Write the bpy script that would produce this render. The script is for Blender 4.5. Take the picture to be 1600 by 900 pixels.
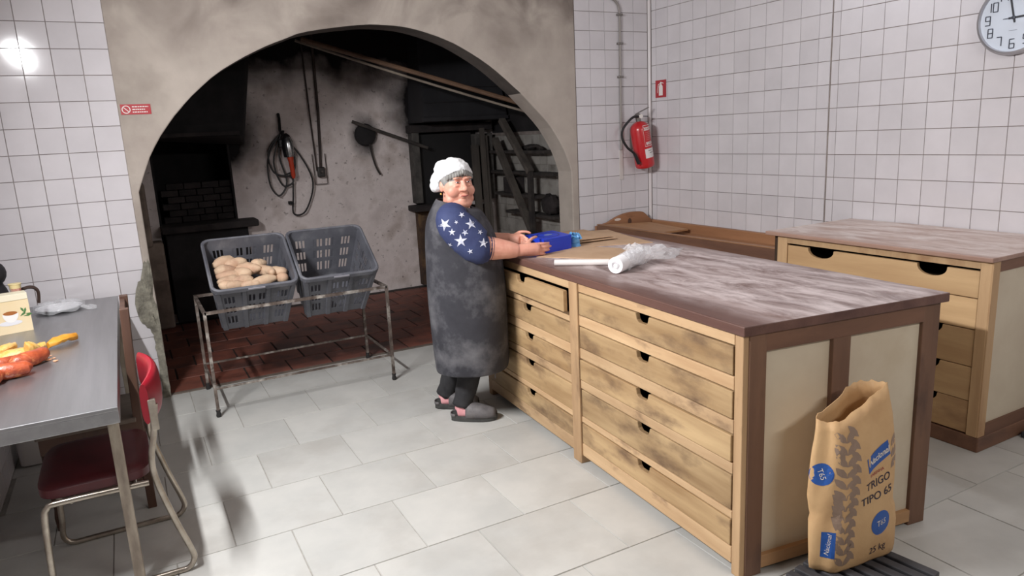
import bpy, bmesh, math, random
from mathutils import Vector, Matrix
from mathutils.bvhtree import BVHTree
random.seed(7)
for o in list(bpy.data.objects): bpy.data.objects.remove(o)
SC = bpy.context.scene; COL = SC.collection
PI = math.pi

# ------------------------------------------------------------------ camera
CAMLOC = Vector((-4.176, -5.103, 1.611)); YAW, PITCH, ROLL, FPX = .488, .214, -.05, 1113.75
cd = bpy.data.cameras.new('camera'); cam = bpy.data.objects.new('camera', cd); COL.objects.link(cam)
cd.sensor_fit = 'HORIZONTAL'; cd.sensor_width = 36; cd.lens = 36 * FPX / 1600; cd.clip_start = .05
cy, sy, cp, sp = math.cos(YAW), math.sin(YAW), math.cos(PITCH), math.sin(PITCH)
fw = Vector((sy*cp, cy*cp, -sp)); rt = Vector((cy, -sy, 0)); upv = rt.cross(fw)
c_, s_ = math.cos(ROLL), math.sin(ROLL)
R_ = c_*rt + s_*upv; U_ = -s_*rt + c_*upv
m = Matrix((R_, U_, -fw)).transposed().to_4x4(); m.translation = CAMLOC; cam.matrix_world = m
SC.camera = cam
def px_of(p):
    d = Vector(p) - CAMLOC; z = d.dot(fw)
    if z < .1: return (-9999, -9999)
    return 800 + FPX*d.dot(R_)/z, 450 - FPX*d.dot(U_)/z
def in_frame(p, mgn=50):
    x, y = px_of(p); return -mgn < x < 1600+mgn and -mgn < y < 900+mgn

# ------------------------------------------------------------------ world, lights, exposure
SC.view_settings.view_transform = 'Standard'; SC.view_settings.look = 'None'
SC.view_settings.gamma = 1; SC.view_settings.use_curve_mapping = False
SC.view_settings.exposure = -0.03
w = bpy.data.worlds.new('world'); SC.world = w; w.use_nodes = True
w.node_tree.nodes['Background'].inputs[0].default_value = (.86, .93, 1.0, 1)
w.node_tree.nodes['Background'].inputs[1].default_value = .5
def area(name, loc, direction, sx, sy_, power, color):
    l = bpy.data.lights.new(name, 'AREA'); l.shape = 'RECTANGLE'; l.size = sx; l.size_y = sy_
    l.energy = power; l.color = color
    o = bpy.data.objects.new(name, l); COL.objects.link(o); o.location = loc
    d = Vector(direction).normalized(); x = Vector((0, 1, 0)) if abs(d.y) < .5 else Vector((0, d.z, -d.y))
    mm = Matrix((x, (-d).cross(x), -d)).transposed().to_4x4(); mm.translation = loc; o.matrix_world = mm
    return o
area('tube_light_left', (-4.80, -2.5, 2.46), (.75, 0, -.5), 1.15, .06, 134, (.985, .985, 1.0))
area('tube_light_right', (-.12, -2.75, 2.80), (-.45, 0, -.9), 1.5, .06, 10, (.86, .91, 1.0))
area('added_fill_rear', (-2.0, -6.1, 2.62), (0, .9, -.45), .06, 1.5, 36, (1.0, .97, .94))  # added fill from behind the camera, brightens faces turned that way

# ------------------------------------------------------------------ materials
def L(r, g=None, b=None):
    if g is None: r, g, b = r
    f = lambda v: (v/255/12.92 if v/255 <= .04045 else ((v/255+.055)/1.055)**2.4)
    return (f(r), f(g), f(b), 1)
MATS = {}
def mat(name, c1, c2=None, scale=6, rough=.6, metal=0, bump=0, bscale=30, stretch=(1, 1, 1), rnd=0, spec=.5,
        lo=.35, hi=.65, detail=5, c3=None, s3=2.5, t3=(.5, .7), trans=0, alpha=1, emit=None, coat=0, sss=0, st3=(1,1,1)):
    if name in MATS: return MATS[name]
    M = bpy.data.materials.new(name); M.use_nodes = True; nt = M.node_tree; N = nt.nodes; K = nt.links
    b = N['Principled BSDF']; b.inputs['Roughness'].default_value = rough; b.inputs['Metallic'].default_value = metal
    b.inputs['Specular IOR Level'].default_value = spec
    if coat: b.inputs['Coat Weight'].default_value = coat; b.inputs['Coat Roughness'].default_value = .1
    if trans: b.inputs['Transmission Weight'].default_value = trans
    if alpha < 1: b.inputs['Alpha'].default_value = alpha
    if sss: b.inputs['Subsurface Weight'].default_value = sss; b.inputs['Subsurface Radius'].default_value = (.02, .008, .005)
    if emit: b.inputs['Emission Color'].default_value = emit[0]; b.inputs['Emission Strength'].default_value = emit[1]
    tc = N.new('ShaderNodeTexCoord'); src = tc.outputs['Object']
    if rnd:
        oi = N.new('ShaderNodeObjectInfo'); va = N.new('ShaderNodeVectorMath'); va.operation = 'MULTIPLY_ADD'
        cb = N.new('ShaderNodeCombineXYZ'); ml = N.new('ShaderNodeMath'); ml.operation = 'MULTIPLY'; ml.inputs[1].default_value = 37
        K.new(oi.outputs['Random'], ml.inputs[0])
        for i in range(3): K.new(ml.outputs[0], cb.inputs[i])
        K.new(src, va.inputs[0]); va.inputs[1].default_value = (1, 1, 1); K.new(cb.outputs[0], va.inputs[2]); src = va.outputs[0]
    def noise(sc, st, dt=detail):
        mp = N.new('ShaderNodeMapping'); mp.inputs['Scale'].default_value = st; K.new(src, mp.inputs[0])
        n = N.new('ShaderNodeTexNoise'); n.inputs['Scale'].default_value = sc; n.inputs['Detail'].default_value = dt
        n.inputs['Roughness'].default_value = .6; K.new(mp.outputs[0], n.inputs['Vector']); return n.outputs['Fac']
    colr = None
    if c2:
        cr = N.new('ShaderNodeValToRGB'); e = cr.color_ramp.elements
        e[0].position = lo; e[0].color = c1; e[1].position = hi; e[1].color = c2
        K.new(noise(scale, stretch), cr.inputs[0]); colr = cr.outputs[0]
    else:
        b.inputs['Base Color'].default_value = c1
    if c3:
        cr = N.new('ShaderNodeValToRGB'); e = cr.color_ramp.elements; e[0].position = t3[0]; e[1].position = t3[1]
        e[0].color = (0, 0, 0, 1); e[1].color = (1, 1, 1, 1)
        K.new(noise(s3, st3, 6), cr.inputs[0])
        mx = N.new('ShaderNodeMix'); mx.data_type = 'RGBA'; K.new(cr.outputs[0], mx.inputs[0])
        if colr: K.new(colr, mx.inputs[6])
        else: mx.inputs[6].default_value = c1
        mx.inputs[7].default_value = c3; colr = mx.outputs[2]
    if rnd:
        hv = N.new('ShaderNodeHueSaturation'); mr = N.new('ShaderNodeMapRange'); mr.inputs[3].default_value = 1-rnd; mr.inputs[4].default_value = 1+rnd
        K.new(oi.outputs['Random'], mr.inputs[0]); K.new(mr.outputs[0], hv.inputs['Value'])
        if colr: K.new(colr, hv.inputs['Color'])
        else: hv.inputs['Color'].default_value = c1
        colr = hv.outputs[0]
    if colr: K.new(colr, b.inputs['Base Color'])
    if bump:
        bp = N.new('ShaderNodeBump'); bp.inputs['Strength'].default_value = bump; bp.inputs['Distance'].default_value = .01
        K.new(noise(bscale, stretch), bp.inputs['Height']); K.new(bp.outputs[0], b.inputs['Normal'])
    MATS[name] = M; return M

def wood(name, a, b_, ax='y', rough=.6, c3=None, t3=(.52, .72), s3=5, rnd=.10, scale=9, bump=.12, spec=.4):
    st = {'x': (.12, 1, 1), 'y': (1, .10, 1), 'z': (1, 1, .12)}[ax]
    st3 = {'x': (.4, 1, 1), 'y': (1, .4, 1), 'z': (1, 1, .4)}[ax]
    return mat(name, a, b_, scale=scale, rough=rough, stretch=st, bump=bump, bscale=scale*4, rnd=rnd, c3=c3, t3=t3, s3=s3, st3=st3, spec=spec, lo=.3, hi=.7)

M_TILE = mat('glazed_tile', L(206, 202, 205), L(214, 210, 213), scale=3, rough=.09, rnd=.035, spec=.5, bump=.02, bscale=5)
M_GROUT = mat('tile_grout', L(118, 109, 104), L(146, 136, 130), scale=9, rough=.9, bump=.2)
M_FLOOR = mat('floor_stoneware', L(182, 182, 178), L(194, 193, 188), scale=3.5, rough=.42, rnd=.03, c3=L(170, 167, 161), s3=2.2, t3=(.5, .8), spec=.35, bump=.03, bscale=18)
M_FGROUT = mat('floor_grout', L(150, 146, 140), L(168, 164, 157), scale=20, rough=.9)
M_CLAY = mat('red_clay_floor', L(138, 80, 64), L(104, 64, 54), scale=5, rough=.6, rnd=.10, c3=L(56, 46, 44), s3=2, t3=(.5, .75), bump=.15, bscale=25)
M_PLASTER = mat('lime_plaster', L(184, 174, 164), L(166, 155, 146), scale=2.2, rough=.85, bump=.12, bscale=26, c3=L(128, 118, 108), s3=1.3, t3=(.52, .85))
def smoke_plaster():
    nt = M_PLASTER.node_tree; N = nt.nodes; K = nt.links; bs = N['Principled BSDF']; old = bs.inputs['Base Color'].links[0].from_socket
    tc = N.new('ShaderNodeTexCoord'); sx = N.new('ShaderNodeSeparateXYZ'); K.new(tc.outputs['Object'], sx.inputs[0])
    mr = N.new('ShaderNodeMapRange'); mr.inputs[1].default_value = 2.05; mr.inputs[2].default_value = 2.75; K.new(sx.outputs[2], mr.inputs[0])
    nz = N.new('ShaderNodeTexNoise'); nz.inputs['Scale'].default_value = 2.6; nz.inputs['Detail'].default_value = 7; nz.inputs['Distortion'].default_value = .8; K.new(tc.outputs['Object'], nz.inputs['Vector'])
    r2 = N.new('ShaderNodeMapRange'); r2.inputs[1].default_value = .36; r2.inputs[2].default_value = .68; K.new(nz.outputs['Fac'], r2.inputs[0])
    ml = N.new('ShaderNodeMath'); ml.operation = 'MULTIPLY'; K.new(mr.outputs[0], ml.inputs[0]); K.new(r2.outputs[0], ml.inputs[1])
    mx = N.new('ShaderNodeMix'); mx.data_type = 'RGBA'; K.new(ml.outputs[0], mx.inputs[0]); K.new(old, mx.inputs[6]); mx.inputs[7].default_value = L(96, 84, 78); K.new(mx.outputs[2], bs.inputs['Base Color'])
smoke_plaster()
M_MORTAR = mat('broken_mortar', L(150, 146, 132), L(104, 100, 90), scale=22, rough=.95, bump=.7, bscale=45)
M_SOOT = mat('soot_black', L(25, 23, 25), L(40, 37, 38), scale=5, rough=.9, bump=.3, bscale=18)
M_SOOT2 = mat('sooty_brick', L(34, 30, 31), L(54, 47, 46), scale=7, rough=.9, bump=.5, bscale=24, rnd=.2)
M_HOODM = mat('sooty_sheet_iron', L(40, 39, 42), L(52, 51, 54), scale=4, rough=.65, metal=.2, bump=.1, bscale=10, stretch=(1, 1, .3))
M_OLDWOOD = mat('smoky_old_wood', L(70, 64, 60), L(92, 85, 78), scale=12, rough=.85, stretch=(1, 1, .2), bump=.3, rnd=.15)
M_DARKWOOD = mat('blackened_wood', L(44, 40, 39), L(66, 60, 56), scale=12, rough=.85, bump=.3, rnd=.15)

# ------------------------------------------------------------------ mesh helpers
class B:
    def __init__(s): s.bm = bmesh.new()
    def box(s, x0, x1, y0, y1, z0, z1):
        v = [s.bm.verts.new((x, y, z)) for z in (z0, z1) for y in (y0, y1) for x in (x0, x1)]
        for f in ((0, 2, 3, 1), (4, 5, 7, 6), (0, 1, 5, 4), (2, 6, 7, 3), (0, 4, 6, 2), (1, 3, 7, 5)): s.bm.faces.new([v[i] for i in f])
        return s
    def beam(s, a, b, w, h, up=(0, 0, 1)):
        a, b = Vector(a), Vector(b); d = (b-a).normalized(); u = Vector(up)
        if abs(d.dot(u)) > .98: u = Vector((0, 1, 0))
        r = d.cross(u).normalized()*w/2; t = r.cross(d).normalized()*h/2
        v = [s.bm.verts.new(p + i*r + j*t) for p in (a, b) for i, j in ((-1, -1), (1, -1), (1, 1), (-1, 1))]
        for f in ((3, 2, 1, 0), (4, 5, 6, 7), (0, 1, 5, 4), (1, 2, 6, 5), (2, 3, 7, 6), (3, 0, 4, 7)): s.bm.faces.new([v[i] for i in f])
        return s
    def loft(s, rings, cap=True, closed=True):
        R = [[s.bm.verts.new(p) for p in r] for r in rings]; n = len(R[0])
        for a, b in zip(R, R[1:]):
            for i in range(n if closed else n-1): s.bm.faces.new((a[i], a[(i+1) % n], b[(i+1) % n], b[i]))
        if cap:
            s.bm.faces.new(R[0][::-1]); s.bm.faces.new(R[-1])
        return s
    def tube(s, pts, r, n=8, cap=True, loop=False):
        pts = [Vector(p) for p in pts]; rs = r if isinstance(r, (list, tuple)) else [r]*len(pts); rings = []; pu = None
        m_ = len(pts)
        for i, p in enumerate(pts):
            a = pts[i-1] if (i or loop) else p; c = pts[(i+1) % m_] if (i < m_-1 or loop) else p
            d = (c-a).normalized()
            if pu is None: pu = Vector((0, 0, 1)) if abs(d.z) < .9 else Vector((1, 0, 0))
            u = (pu - d*pu.dot(d)).normalized(); pu = u; v = d.cross(u)
            rings.append([p + rs[i]*(u*math.cos(2*PI*k/n) + v*math.sin(2*PI*k/n)) for k in range(n)])
        if loop: rings.append(rings[0]); cap = False
        return s.loft(rings, cap)
    def ell(s, c, r, n=16, m=10, rot=None):
        c = Vector(c); r = r if isinstance(r, (list, tuple)) else (r, r, r); rings = []
        def P(th, ph):
            p = Vector((r[0]*math.sin(th)*math.cos(ph), r[1]*math.sin(th)*math.sin(ph), r[2]*math.cos(th)))
            return c + (rot @ p if rot else p)
        top = s.bm.verts.new(P(0, 0)); bot = s.bm.verts.new(P(PI, 0))
        R = [[s.bm.verts.new(P(PI*j/m, 2*PI*i/n)) for i in range(n)] for j in range(1, m)]
        for i in range(n):
            k = (i+1) % n; s.bm.faces.new((top, R[0][i], R[0][k])); s.bm.faces.new((bot, R[-1][k], R[-1][i]))
            for a, b in zip(R, R[1:]): s.bm.faces.new((a[i], b[i], b[k], a[k]))
        return s
    def lathe(s, base, prof, n=20, axis=(0, 0, 1), cap=True):
        base = Vector(base); a = Vector(axis).normalized(); u = a.orthogonal().normalized(); v = a.cross(u)
        return s.loft([[base + a*h + r*(u*math.cos(2*PI*k/n) + v*math.sin(2*PI*k/n)) for k in range(n)] for r, h in prof], cap)
    def prism(s, poly, d):   # poly: list of Vector 3D (planar), extruded by vector d
        d = Vector(d); a = [s.bm.verts.new(Vector(p)) for p in poly]; b = [s.bm.verts.new(Vector(p)+d) for p in poly]; n = len(a)
        f1 = s.bm.faces.new(a[::-1]); f2 = s.bm.faces.new(b)
        for i in range(n): s.bm.faces.new((a[i], a[(i+1) % n], b[(i+1) % n], b[i]))
        return s
    def poly(s, pts): s.bm.faces.new([s.bm.verts.new(Vector(p)) for p in pts]); return s
    def xf(s, f):
        for v in s.bm.verts: v.co = f(v.co)
        return s

WM = {}          # object -> world matrix (known while building)
def wm(o): return WM.get(o.name, Matrix.Identity(4))
def obj(name, b, material, parent=None, smooth=False, bevel=0, kind=None, local=False, mods=None, label=None, solid=0, tri=False):
    me = bpy.data.meshes.new(name); bm = b.bm
    bmesh.ops.recalc_face_normals(bm, faces=bm.faces[:])
    if parent is not None and not local: bm.transform(wm(parent).inverted())
    if smooth:
        for f in bm.faces: f.smooth = True
    bm.to_mesh(me); bm.free(); me.materials.append(material)
    o = bpy.data.objects.new(name, me); COL.objects.link(o)
    if parent is not None: o.parent = parent
    WM[o.name] = wm(parent) if parent is not None else Matrix.Identity(4)
    if solid:
        md = o.modifiers.new('solid', 'SOLIDIFY'); md.thickness = solid; md.offset = 0
    if bevel:
        md = o.modifiers.new('bevel', 'BEVEL'); md.width = bevel; md.segments = 2; md.limit_method = 'ANGLE'; md.angle_limit = .6
    if smooth and hasattr(me, 'set_sharp_from_angle') and smooth != 'all': me.set_sharp_from_angle(angle=.7)
    if kind: o['kind'] = kind
    if label: o['label'] = label
    return o
def tag(o, label, cat, group=None):
    o['label'] = label; o['category'] = cat
    if group: o['group'] = group
    return o
def thing(name, label, cat, loc=(0, 0, 0), rotz=0, group=None):
    o = bpy.data.objects.new(name, None); COL.objects.link(o); o.empty_display_size = .05
    o.location = loc; o.rotation_euler = (0, 0, rotz)
    WM[o.name] = Matrix.Translation(loc) @ Matrix.Rotation(rotz, 4, 'Z')
    return tag(o, label, cat, group)
def single(name, b, material, label, cat, group=None, base=None, **k):
    """a thing that is one mesh, with its origin at its base"""
    if base is None:
        xs = [v.co for v in b.bm.verts]; base = Vector((sum(v.x for v in xs)/len(xs), sum(v.y for v in xs)/len(xs), min(v.z for v in xs)))
    b.bm.transform(Matrix.Translation(-Vector(base)))
    o = obj(name, b, material, **k); o.location = base; WM[o.name] = Matrix.Translation(base)
    return tag(o, label, cat, group)
def inst(name, me, loc, rot=(0, 0, 0), scale=(1, 1, 1), parent=None):
    o = bpy.data.objects.new(name, me); COL.objects.link(o); o.location = loc; o.rotation_euler = rot; o.scale = scale
    if parent is not None: o.parent = parent
    return o
def struct(name, b, material, label=None, **k):
    return obj(name, b, material, kind='structure', label=label, **k)
def bez(pts, n=8, loop=False):
    """Catmull-Rom through points"""
    P = [Vector(p) for p in pts]; out = []; m_ = len(P)
    for i in range(m_ if loop else m_-1):
        if loop: p0, p1, p2, p3 = P[i-1], P[i], P[(i+1) % m_], P[(i+2) % m_]
        else: p0, p1, p2, p3 = P[max(i-1, 0)], P[i], P[i+1], P[min(i+2, m_-1)]
        for k in range(n):
            t = k/n
            out.append(.5*((2*p1) + (p2-p0)*t + (2*p0-5*p1+4*p2-p3)*t*t + (3*p1-p0-3*p2+p3)*t**3))
    if not loop: out.append(P[-1])
    return out
def text_mesh(s, size, italic=0, ext=.0, bold=0):
    c = bpy.data.curves.new('t', 'FONT'); c.body = s; c.size = size; c.align_x = 'CENTER'; c.align_y = 'CENTER'; c.shear = italic; c.extrude = ext; c.offset = bold
    c.resolution_u = 3
    o = bpy.data.objects.new('t', c); COL.objects.link(o)
    dg = bpy.context.evaluated_depsgraph_get(); me = bpy.data.meshes.new_from_object(o.evaluated_get(dg))
    b = B(); b.bm.from_mesh(me); bpy.data.objects.remove(o); bpy.data.curves.remove(c); bpy.data.meshes.remove(me)
    return b
#=================================================================== STRUCTURE
# --- tile mesh: unit .146 glazed tile, front face bevelled; lies in local XZ facing -Y
def tile_mesh(name, w, h, d, e, material):
    b = B(); a, c = w/2, h/2
    v = [b.bm.verts.new(p) for p in ((-a, 0, -c), (a, 0, -c), (a, 0, c), (-a, 0, c), (-a+e, -d, -c+e), (a-e, -d, -c+e), (a-e, -d, c-e), (-a+e, -d, c-e))]
    b.bm.faces.new(v[4:])
    for i in range(4): b.bm.faces.new((v[i], v[(i+1) % 4], v[4+(i+1) % 4], v[4+i]))
    bmesh.ops.recalc_face_normals(b.bm, faces=b.bm.faces[:])
    for f in b.bm.faces:
        if f.normal.y > .1: f.normal_flip()
    me = bpy.data.meshes.new(name); b.bm.to_mesh(me); b.bm.free(); me.materials.append(material); return me
TM = tile_mesh('wall_tile', .1475, .1475, .006, .0016, M_TILE)
def lay(parent, plane, val, cols, rows, hide=None):
    """plane 'y' wall facing -Y (cols are x edges) or 'x' wall facing -X (cols are y edges) or 'X' facing +X"""
    rest = B(); n = 0
    for i in range(len(cols)-1):
        for j in range(len(rows)-1):
            a, b_ = sorted((cols[i], cols[i+1])); z0, z1 = sorted((rows[j], rows[j+1]))
            if b_-a < .012: continue
            cu, cz = (a+b_)/2, (z0+z1)/2
            if plane == 'y': p = (cu, val, cz); rz = 0
            elif plane == 'x': p = (val, cu, cz); rz = -PI/2
            else: p = (val, cu, cz); rz = PI/2
            if hide and hide(cu, cz): continue
            sx = (b_-a-.0019)/.1475; sz = (z1-z0-.0019)/.1475
            if in_frame(p, 40) and n < 296:
                n += 1
                inst('tile', TM, p, (random.gauss(0, .004), 0, rz+random.gauss(0, .004)), (sx, 1, sz), parent)
            else:
                k = len(rest.bm.verts); rest.bm.from_mesh(TM); rest.bm.verts.ensure_lookup_table()
                mm = Matrix.Translation(p) @ Matrix.Rotation(rz, 4, 'Z') @ Matrix.Diagonal((sx, 1, sz, 1))
                for v in rest.bm.verts[k:]: v.co = mm @ v.co
    if len(rest.bm.verts): obj('tile_field', rest, M_TILE, parent, kind='stuff')
    else: rest.bm.free()
def seq(start, step, n): return [start+step*i for i in range(n)]

# back wall, tiled flank left of the arch
wb = struct('wall_back', B().box(-4.96, -4.137, .0, .22, 0, 3.1), M_GROUT)
lay(wb, 'y', .0, [-4.9]+seq(-4.885, .15, 6), [0.0]+[2.371-.15*r for r in range(15, -6, -1)])
# back wall, tiled flank right of the arch
wr = struct('wall_back_right', B().box(-.785, .06, .0, .22, 0, 3.1), M_GROUT)
lay(wr, 'y', .0, seq(-.781, .15, 6), [0.0]+[2.55-.15*r for r in range(16, -4, -1)])
struct('trim_1', B().tube([(-.014, -.012, 0), (-.014, -.012, 3.1)], .016, 10), mat('white_bead', L(214, 208, 208), rough=.3), smooth=True)
# right wall
ww = struct('wall_right', B().box(.0, .2, -6.2, .22, 0, 3.1), M_GROUT)
lay(ww, 'x', .0, [-.03]+[.06-.15*c for c in range(1, 13)]+[-1.832], [0.0]+[2.718-.15*r for r in range(18, -3, -1)])
lay2 = struct('wall_right_recess', B().box(.002, .19, -6.19, -1.833, 0.001, 3.09), M_GROUT)
lay(lay2, 'x', .002, [-1.843, -1.898]+[-1.901-.15*c for c in range(1, 29)], [0.0]+[2.116-.15*r for r in range(14, -7, -1)])
# left wall
wl = struct('wall_left', B().box(-5.1, -4.9, -6.2, .22, 0, 3.1), M_GROUT)
lay(wl, 'X', -4.9, seq(-6.0, .15, 41), [0.0]+seq(.121, .15, 20))
struct('wall_front', B().box(-5.1, .2, -6.4, -6.2, 0, 3.1), mat('rear_paint', L(112, 98, 90), L(104, 92, 84), rough=.8))
struct('ceiling', B().box(-5.1, .2, -6.2, .22, 3.1, 3.2), mat('ceiling_paint', L(164, 154, 148), L(154, 146, 140), rough=.9))

# floor with stoneware tiles, half bond
fl = struct('floor', B().box(-5.1, .2, -6.2, .05, -.12, -.004), M_FGROUT)
def floor_tile_mesh():
    b = B(); a, c, e, d = .4455/2, .4375/2, .0018, .006
    v = [b.bm.verts.new(p) for p in ((-a, -c, -d), (a, -c, -d), (a, c, -d), (-a, c, -d), (-a+e, -c+e, 0), (a-e, -c+e, 0), (a-e, c-e, 0), (-a+e, c-e, 0))]
    b.bm.faces.new(v[4:])
    for i in range(4): b.bm.faces.new((v[i], v[(i+1) % 4], v[4+(i+1) % 4], v[4+i]))
    bmesh.ops.recalc_face_normals(b.bm, faces=b.bm.faces[:])
    for f in b.bm.faces:
        if f.normal.z < -.1: f.normal_flip()
    me = bpy.data.meshes.new('floor_tile'); b.bm.to_mesh(me); b.bm.free(); me.materials.append(M_FLOOR); return me
FT = floor_tile_mesh()
rowy = [-1.752 - .4405*k for k in range(-4, 10)]
for k, y1 in zip(range(-4, 10), rowy):
    y0 = y1-.4405; yt = min(y1, .045); yb = max(y0, -6.15)
    if yt-yb < .03: continue
    off = -3.53 if k % 2 == 0 else -3.306
    for c in range(-4, 10):
        a = max(off+.4485*c, -4.895); b_ = min(off+.4485*(c+1), -.006)
        if b_-a < .03: continue
        inst('tile', FT, ((a+b_)/2, (yt+yb)/2, random.gauss(0, .0004)), (0, 0, 0), ((b_-a-.003)/.4455, (yt-yb-.003)/.4375, 1), fl)

# --- plaster wall with the arch
ARCH = [(-4.092, 1.36), (-4.0, 1.575), (-3.88, 1.755), (-3.707, 1.941), (-3.51, 2.095), (-3.282, 2.217), (-3.1, 2.29), (-2.934, 2.344), (-2.575, 2.394), (-2.38, 2.398), (-2.197, 2.381), (-1.99, 2.328),
        (-1.8, 2.252), (-1.58, 2.125), (-1.377, 1.968), (-1.19, 1.8), (-1.037, 1.635), (-.92, 1.45), (-.852, 1.27)]
curve = [Vector((x, 0, z)) for x, z in ARCH]
curve = bez(curve, 3)
inner = [(-4.092, 0.0), (-4.092, .45), (-4.092, .9)] + [(p.x, p.z) for p in curve] + [(-.85, .9), (-.85, .45), (-.85, 0.0)]
XL, XR, ZT, yf, yb = -4.137, -.785, 3.1, -.014, .205
face = [(XL, 0), (XL, ZT), (XR, ZT), (XR, 0)] + [(x + random.gauss(0, .0012), z) for x, z in inner[::-1]]
arch = struct('wall_arch', B().prism([(x, yf, z) for x, z in face], (0, yb-yf, 0)), M_PLASTER, bevel=.008)
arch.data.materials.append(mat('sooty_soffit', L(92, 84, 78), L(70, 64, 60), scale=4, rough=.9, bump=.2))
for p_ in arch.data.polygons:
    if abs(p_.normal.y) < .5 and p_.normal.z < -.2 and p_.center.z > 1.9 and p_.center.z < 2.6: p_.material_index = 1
# broken plaster on the left jamb
b = B()
pts = [(-4.20, .55), (-4.215, .66), (-4.19, .78), (-4.155, .83), (-4.12, .95), (-4.10, .93), (-4.098, .7), (-4.097, .5), (-4.11, .40), (-4.14, .44), (-4.17, .5)]
pts = bez([(x, -.012, z) for x, z in pts], 3, True)
pts = [p + Vector((random.gauss(0, .004), 0, random.gauss(0, .004))) for p in pts]
cen = Vector((-4.14, -.03, .66))
rr = [[p + Vector((0, 0, 0)) for p in pts], [cen.lerp(p, .8) + Vector((0, random.uniform(-.006, .002), 0)) for p in pts], [cen.lerp(p, .4)+Vector((0, random.uniform(-.008, .003), 0)) for p in pts]]
b.loft(rr)
obj('mortar_patch', b, M_MORTAR, arch, label='grey broken mortar patch where the plaster has fallen from the jamb')
b = B().loft([[(-4.137+random.gauss(0, .004), -.019, z), (-4.094+random.gauss(0, .002), -.019, z), (-4.094, -.004, z), (-4.137, -.004, z)] for z in [i*.035 for i in range(0, 18)]])
obj('jamb_edge', b, M_MORTAR, arch)

# --- hearth chamber behind the arch
def soot_mat():
    """limewash with real soot: stain grows with height and around the two fire mouths"""
    M = bpy.data.materials.new('sooty_limewash'); M.use_nodes = True; nt = M.node_tree; N = nt.nodes; K = nt.links
    bs = N['Principled BSDF']; bs.inputs['Roughness'].default_value = .92; bs.inputs['Specular IOR Level'].default_value = .2
    tc = N.new('ShaderNodeTexCoord'); src = tc.outputs['Object']
    def noise(s, d=6):
        q = N.new('ShaderNodeTexNoise'); q.inputs['Scale'].default_value = s; q.inputs['Detail'].default_value = d; K.new(src, q.inputs['Vector']); return q.outputs['Fac']
    def math_(op, a, b_=None, clamp=False):
        q = N.new('ShaderNodeMath'); q.operation = op; q.use_clamp = clamp
        for i, v in enumerate((a, b_)):
            if v is None: continue
            if isinstance(v, (int, float)): q.inputs[i].default_value = v
            else: K.new(v, q.inputs[i])
        return q.outputs[0]
    def ramp(f, stops):
        q = N.new('ShaderNodeValToRGB'); e = q.color_ramp.elements
        while len(e) < len(stops): e.new(.5)
        for el, (p, c) in zip(e, stops): el.position = p; el.color = c
        K.new(f, q.inputs[0]); return q.outputs[0]
    sx = N.new('ShaderNodeSeparateXYZ'); K.new(src, sx.inputs[0])
    X, Z = sx.outputs[0], sx.outputs[2]
    def blob(cx, cz, rx, rz):     # 1 inside, 0 outside
        a = math_('DIVIDE', math_('SUBTRACT', X, cx), rx); c = math_('DIVIDE', math_('SUBTRACT', Z, cz), rz)
        return math_('SUBTRACT', 1.0, math_('SQRT', math_('ADD', math_('MULTIPLY', a, a), math_('MULTIPLY', c, c))))
    h = math_('MULTIPLY', math_('SUBTRACT', Z, 1.98), 1.7)
    f = math_('MAXIMUM', h, math_('MULTIPLY', blob(-1.0, 1.95, .75, .75), 1.7))
    f = math_('MAXIMUM', f, math_('MULTIPLY', blob(-3.45, 1.85, .62, .65), 1.8))
    f = math_('MAXIMUM', f, math_('MULTIPLY', blob(-1.92, 1.66, .2, .24), .95))
    f = math_('MAXIMUM', f, math_('MULTIPLY', blob(-1.15, .62, .33, .55), .7))
    f = math_('ADD', f, math_('MULTIPLY', math_('SUBTRACT', noise(3.5), .5), 1.0))
    sootf = ramp(f, [(-.0, (0, 0, 0, 1)), (.75, (1, 1, 1, 1))])
    base = ramp(noise(4), [(.3, L(206, 194, 191)), (.5, L(224, 213, 210)), (.7, L(188, 174, 168))])
    fine = ramp(noise(26, 8), [(.28, L(96, 86, 80)), (.36, (1, 1, 1, 1))])
    mx = N.new('ShaderNodeMix'); mx.data_type = 'RGBA'; mx.blend_type = 'MULTIPLY'; mx.inputs[0].default_value = .55; K.new(base, mx.inputs[6]); K.new(fine, mx.inputs[7])
    m2 = N.new('ShaderNodeMix'); m2.data_type = 'RGBA'; K.new(sootf, m2.inputs[0]); K.new(mx.outputs[2], m2.inputs[6]); m2.inputs[7].default_value = L(30, 27, 28)
    K.new(m2.outputs[2], bs.inputs['Base Color'])
    bp = N.new('ShaderNodeBump'); bp.inputs['Strength'].default_value = .6; bp.inputs['Distance'].default_value = .02
    K.new(math_('ADD', noise(6), math_('MULTIPLY', noise(30, 8), .5)), bp.inputs['Height']); K.new(bp.outputs[0], bs.inputs['Normal'])
    return M
M_SOOTWALL = soot_mat()
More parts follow.
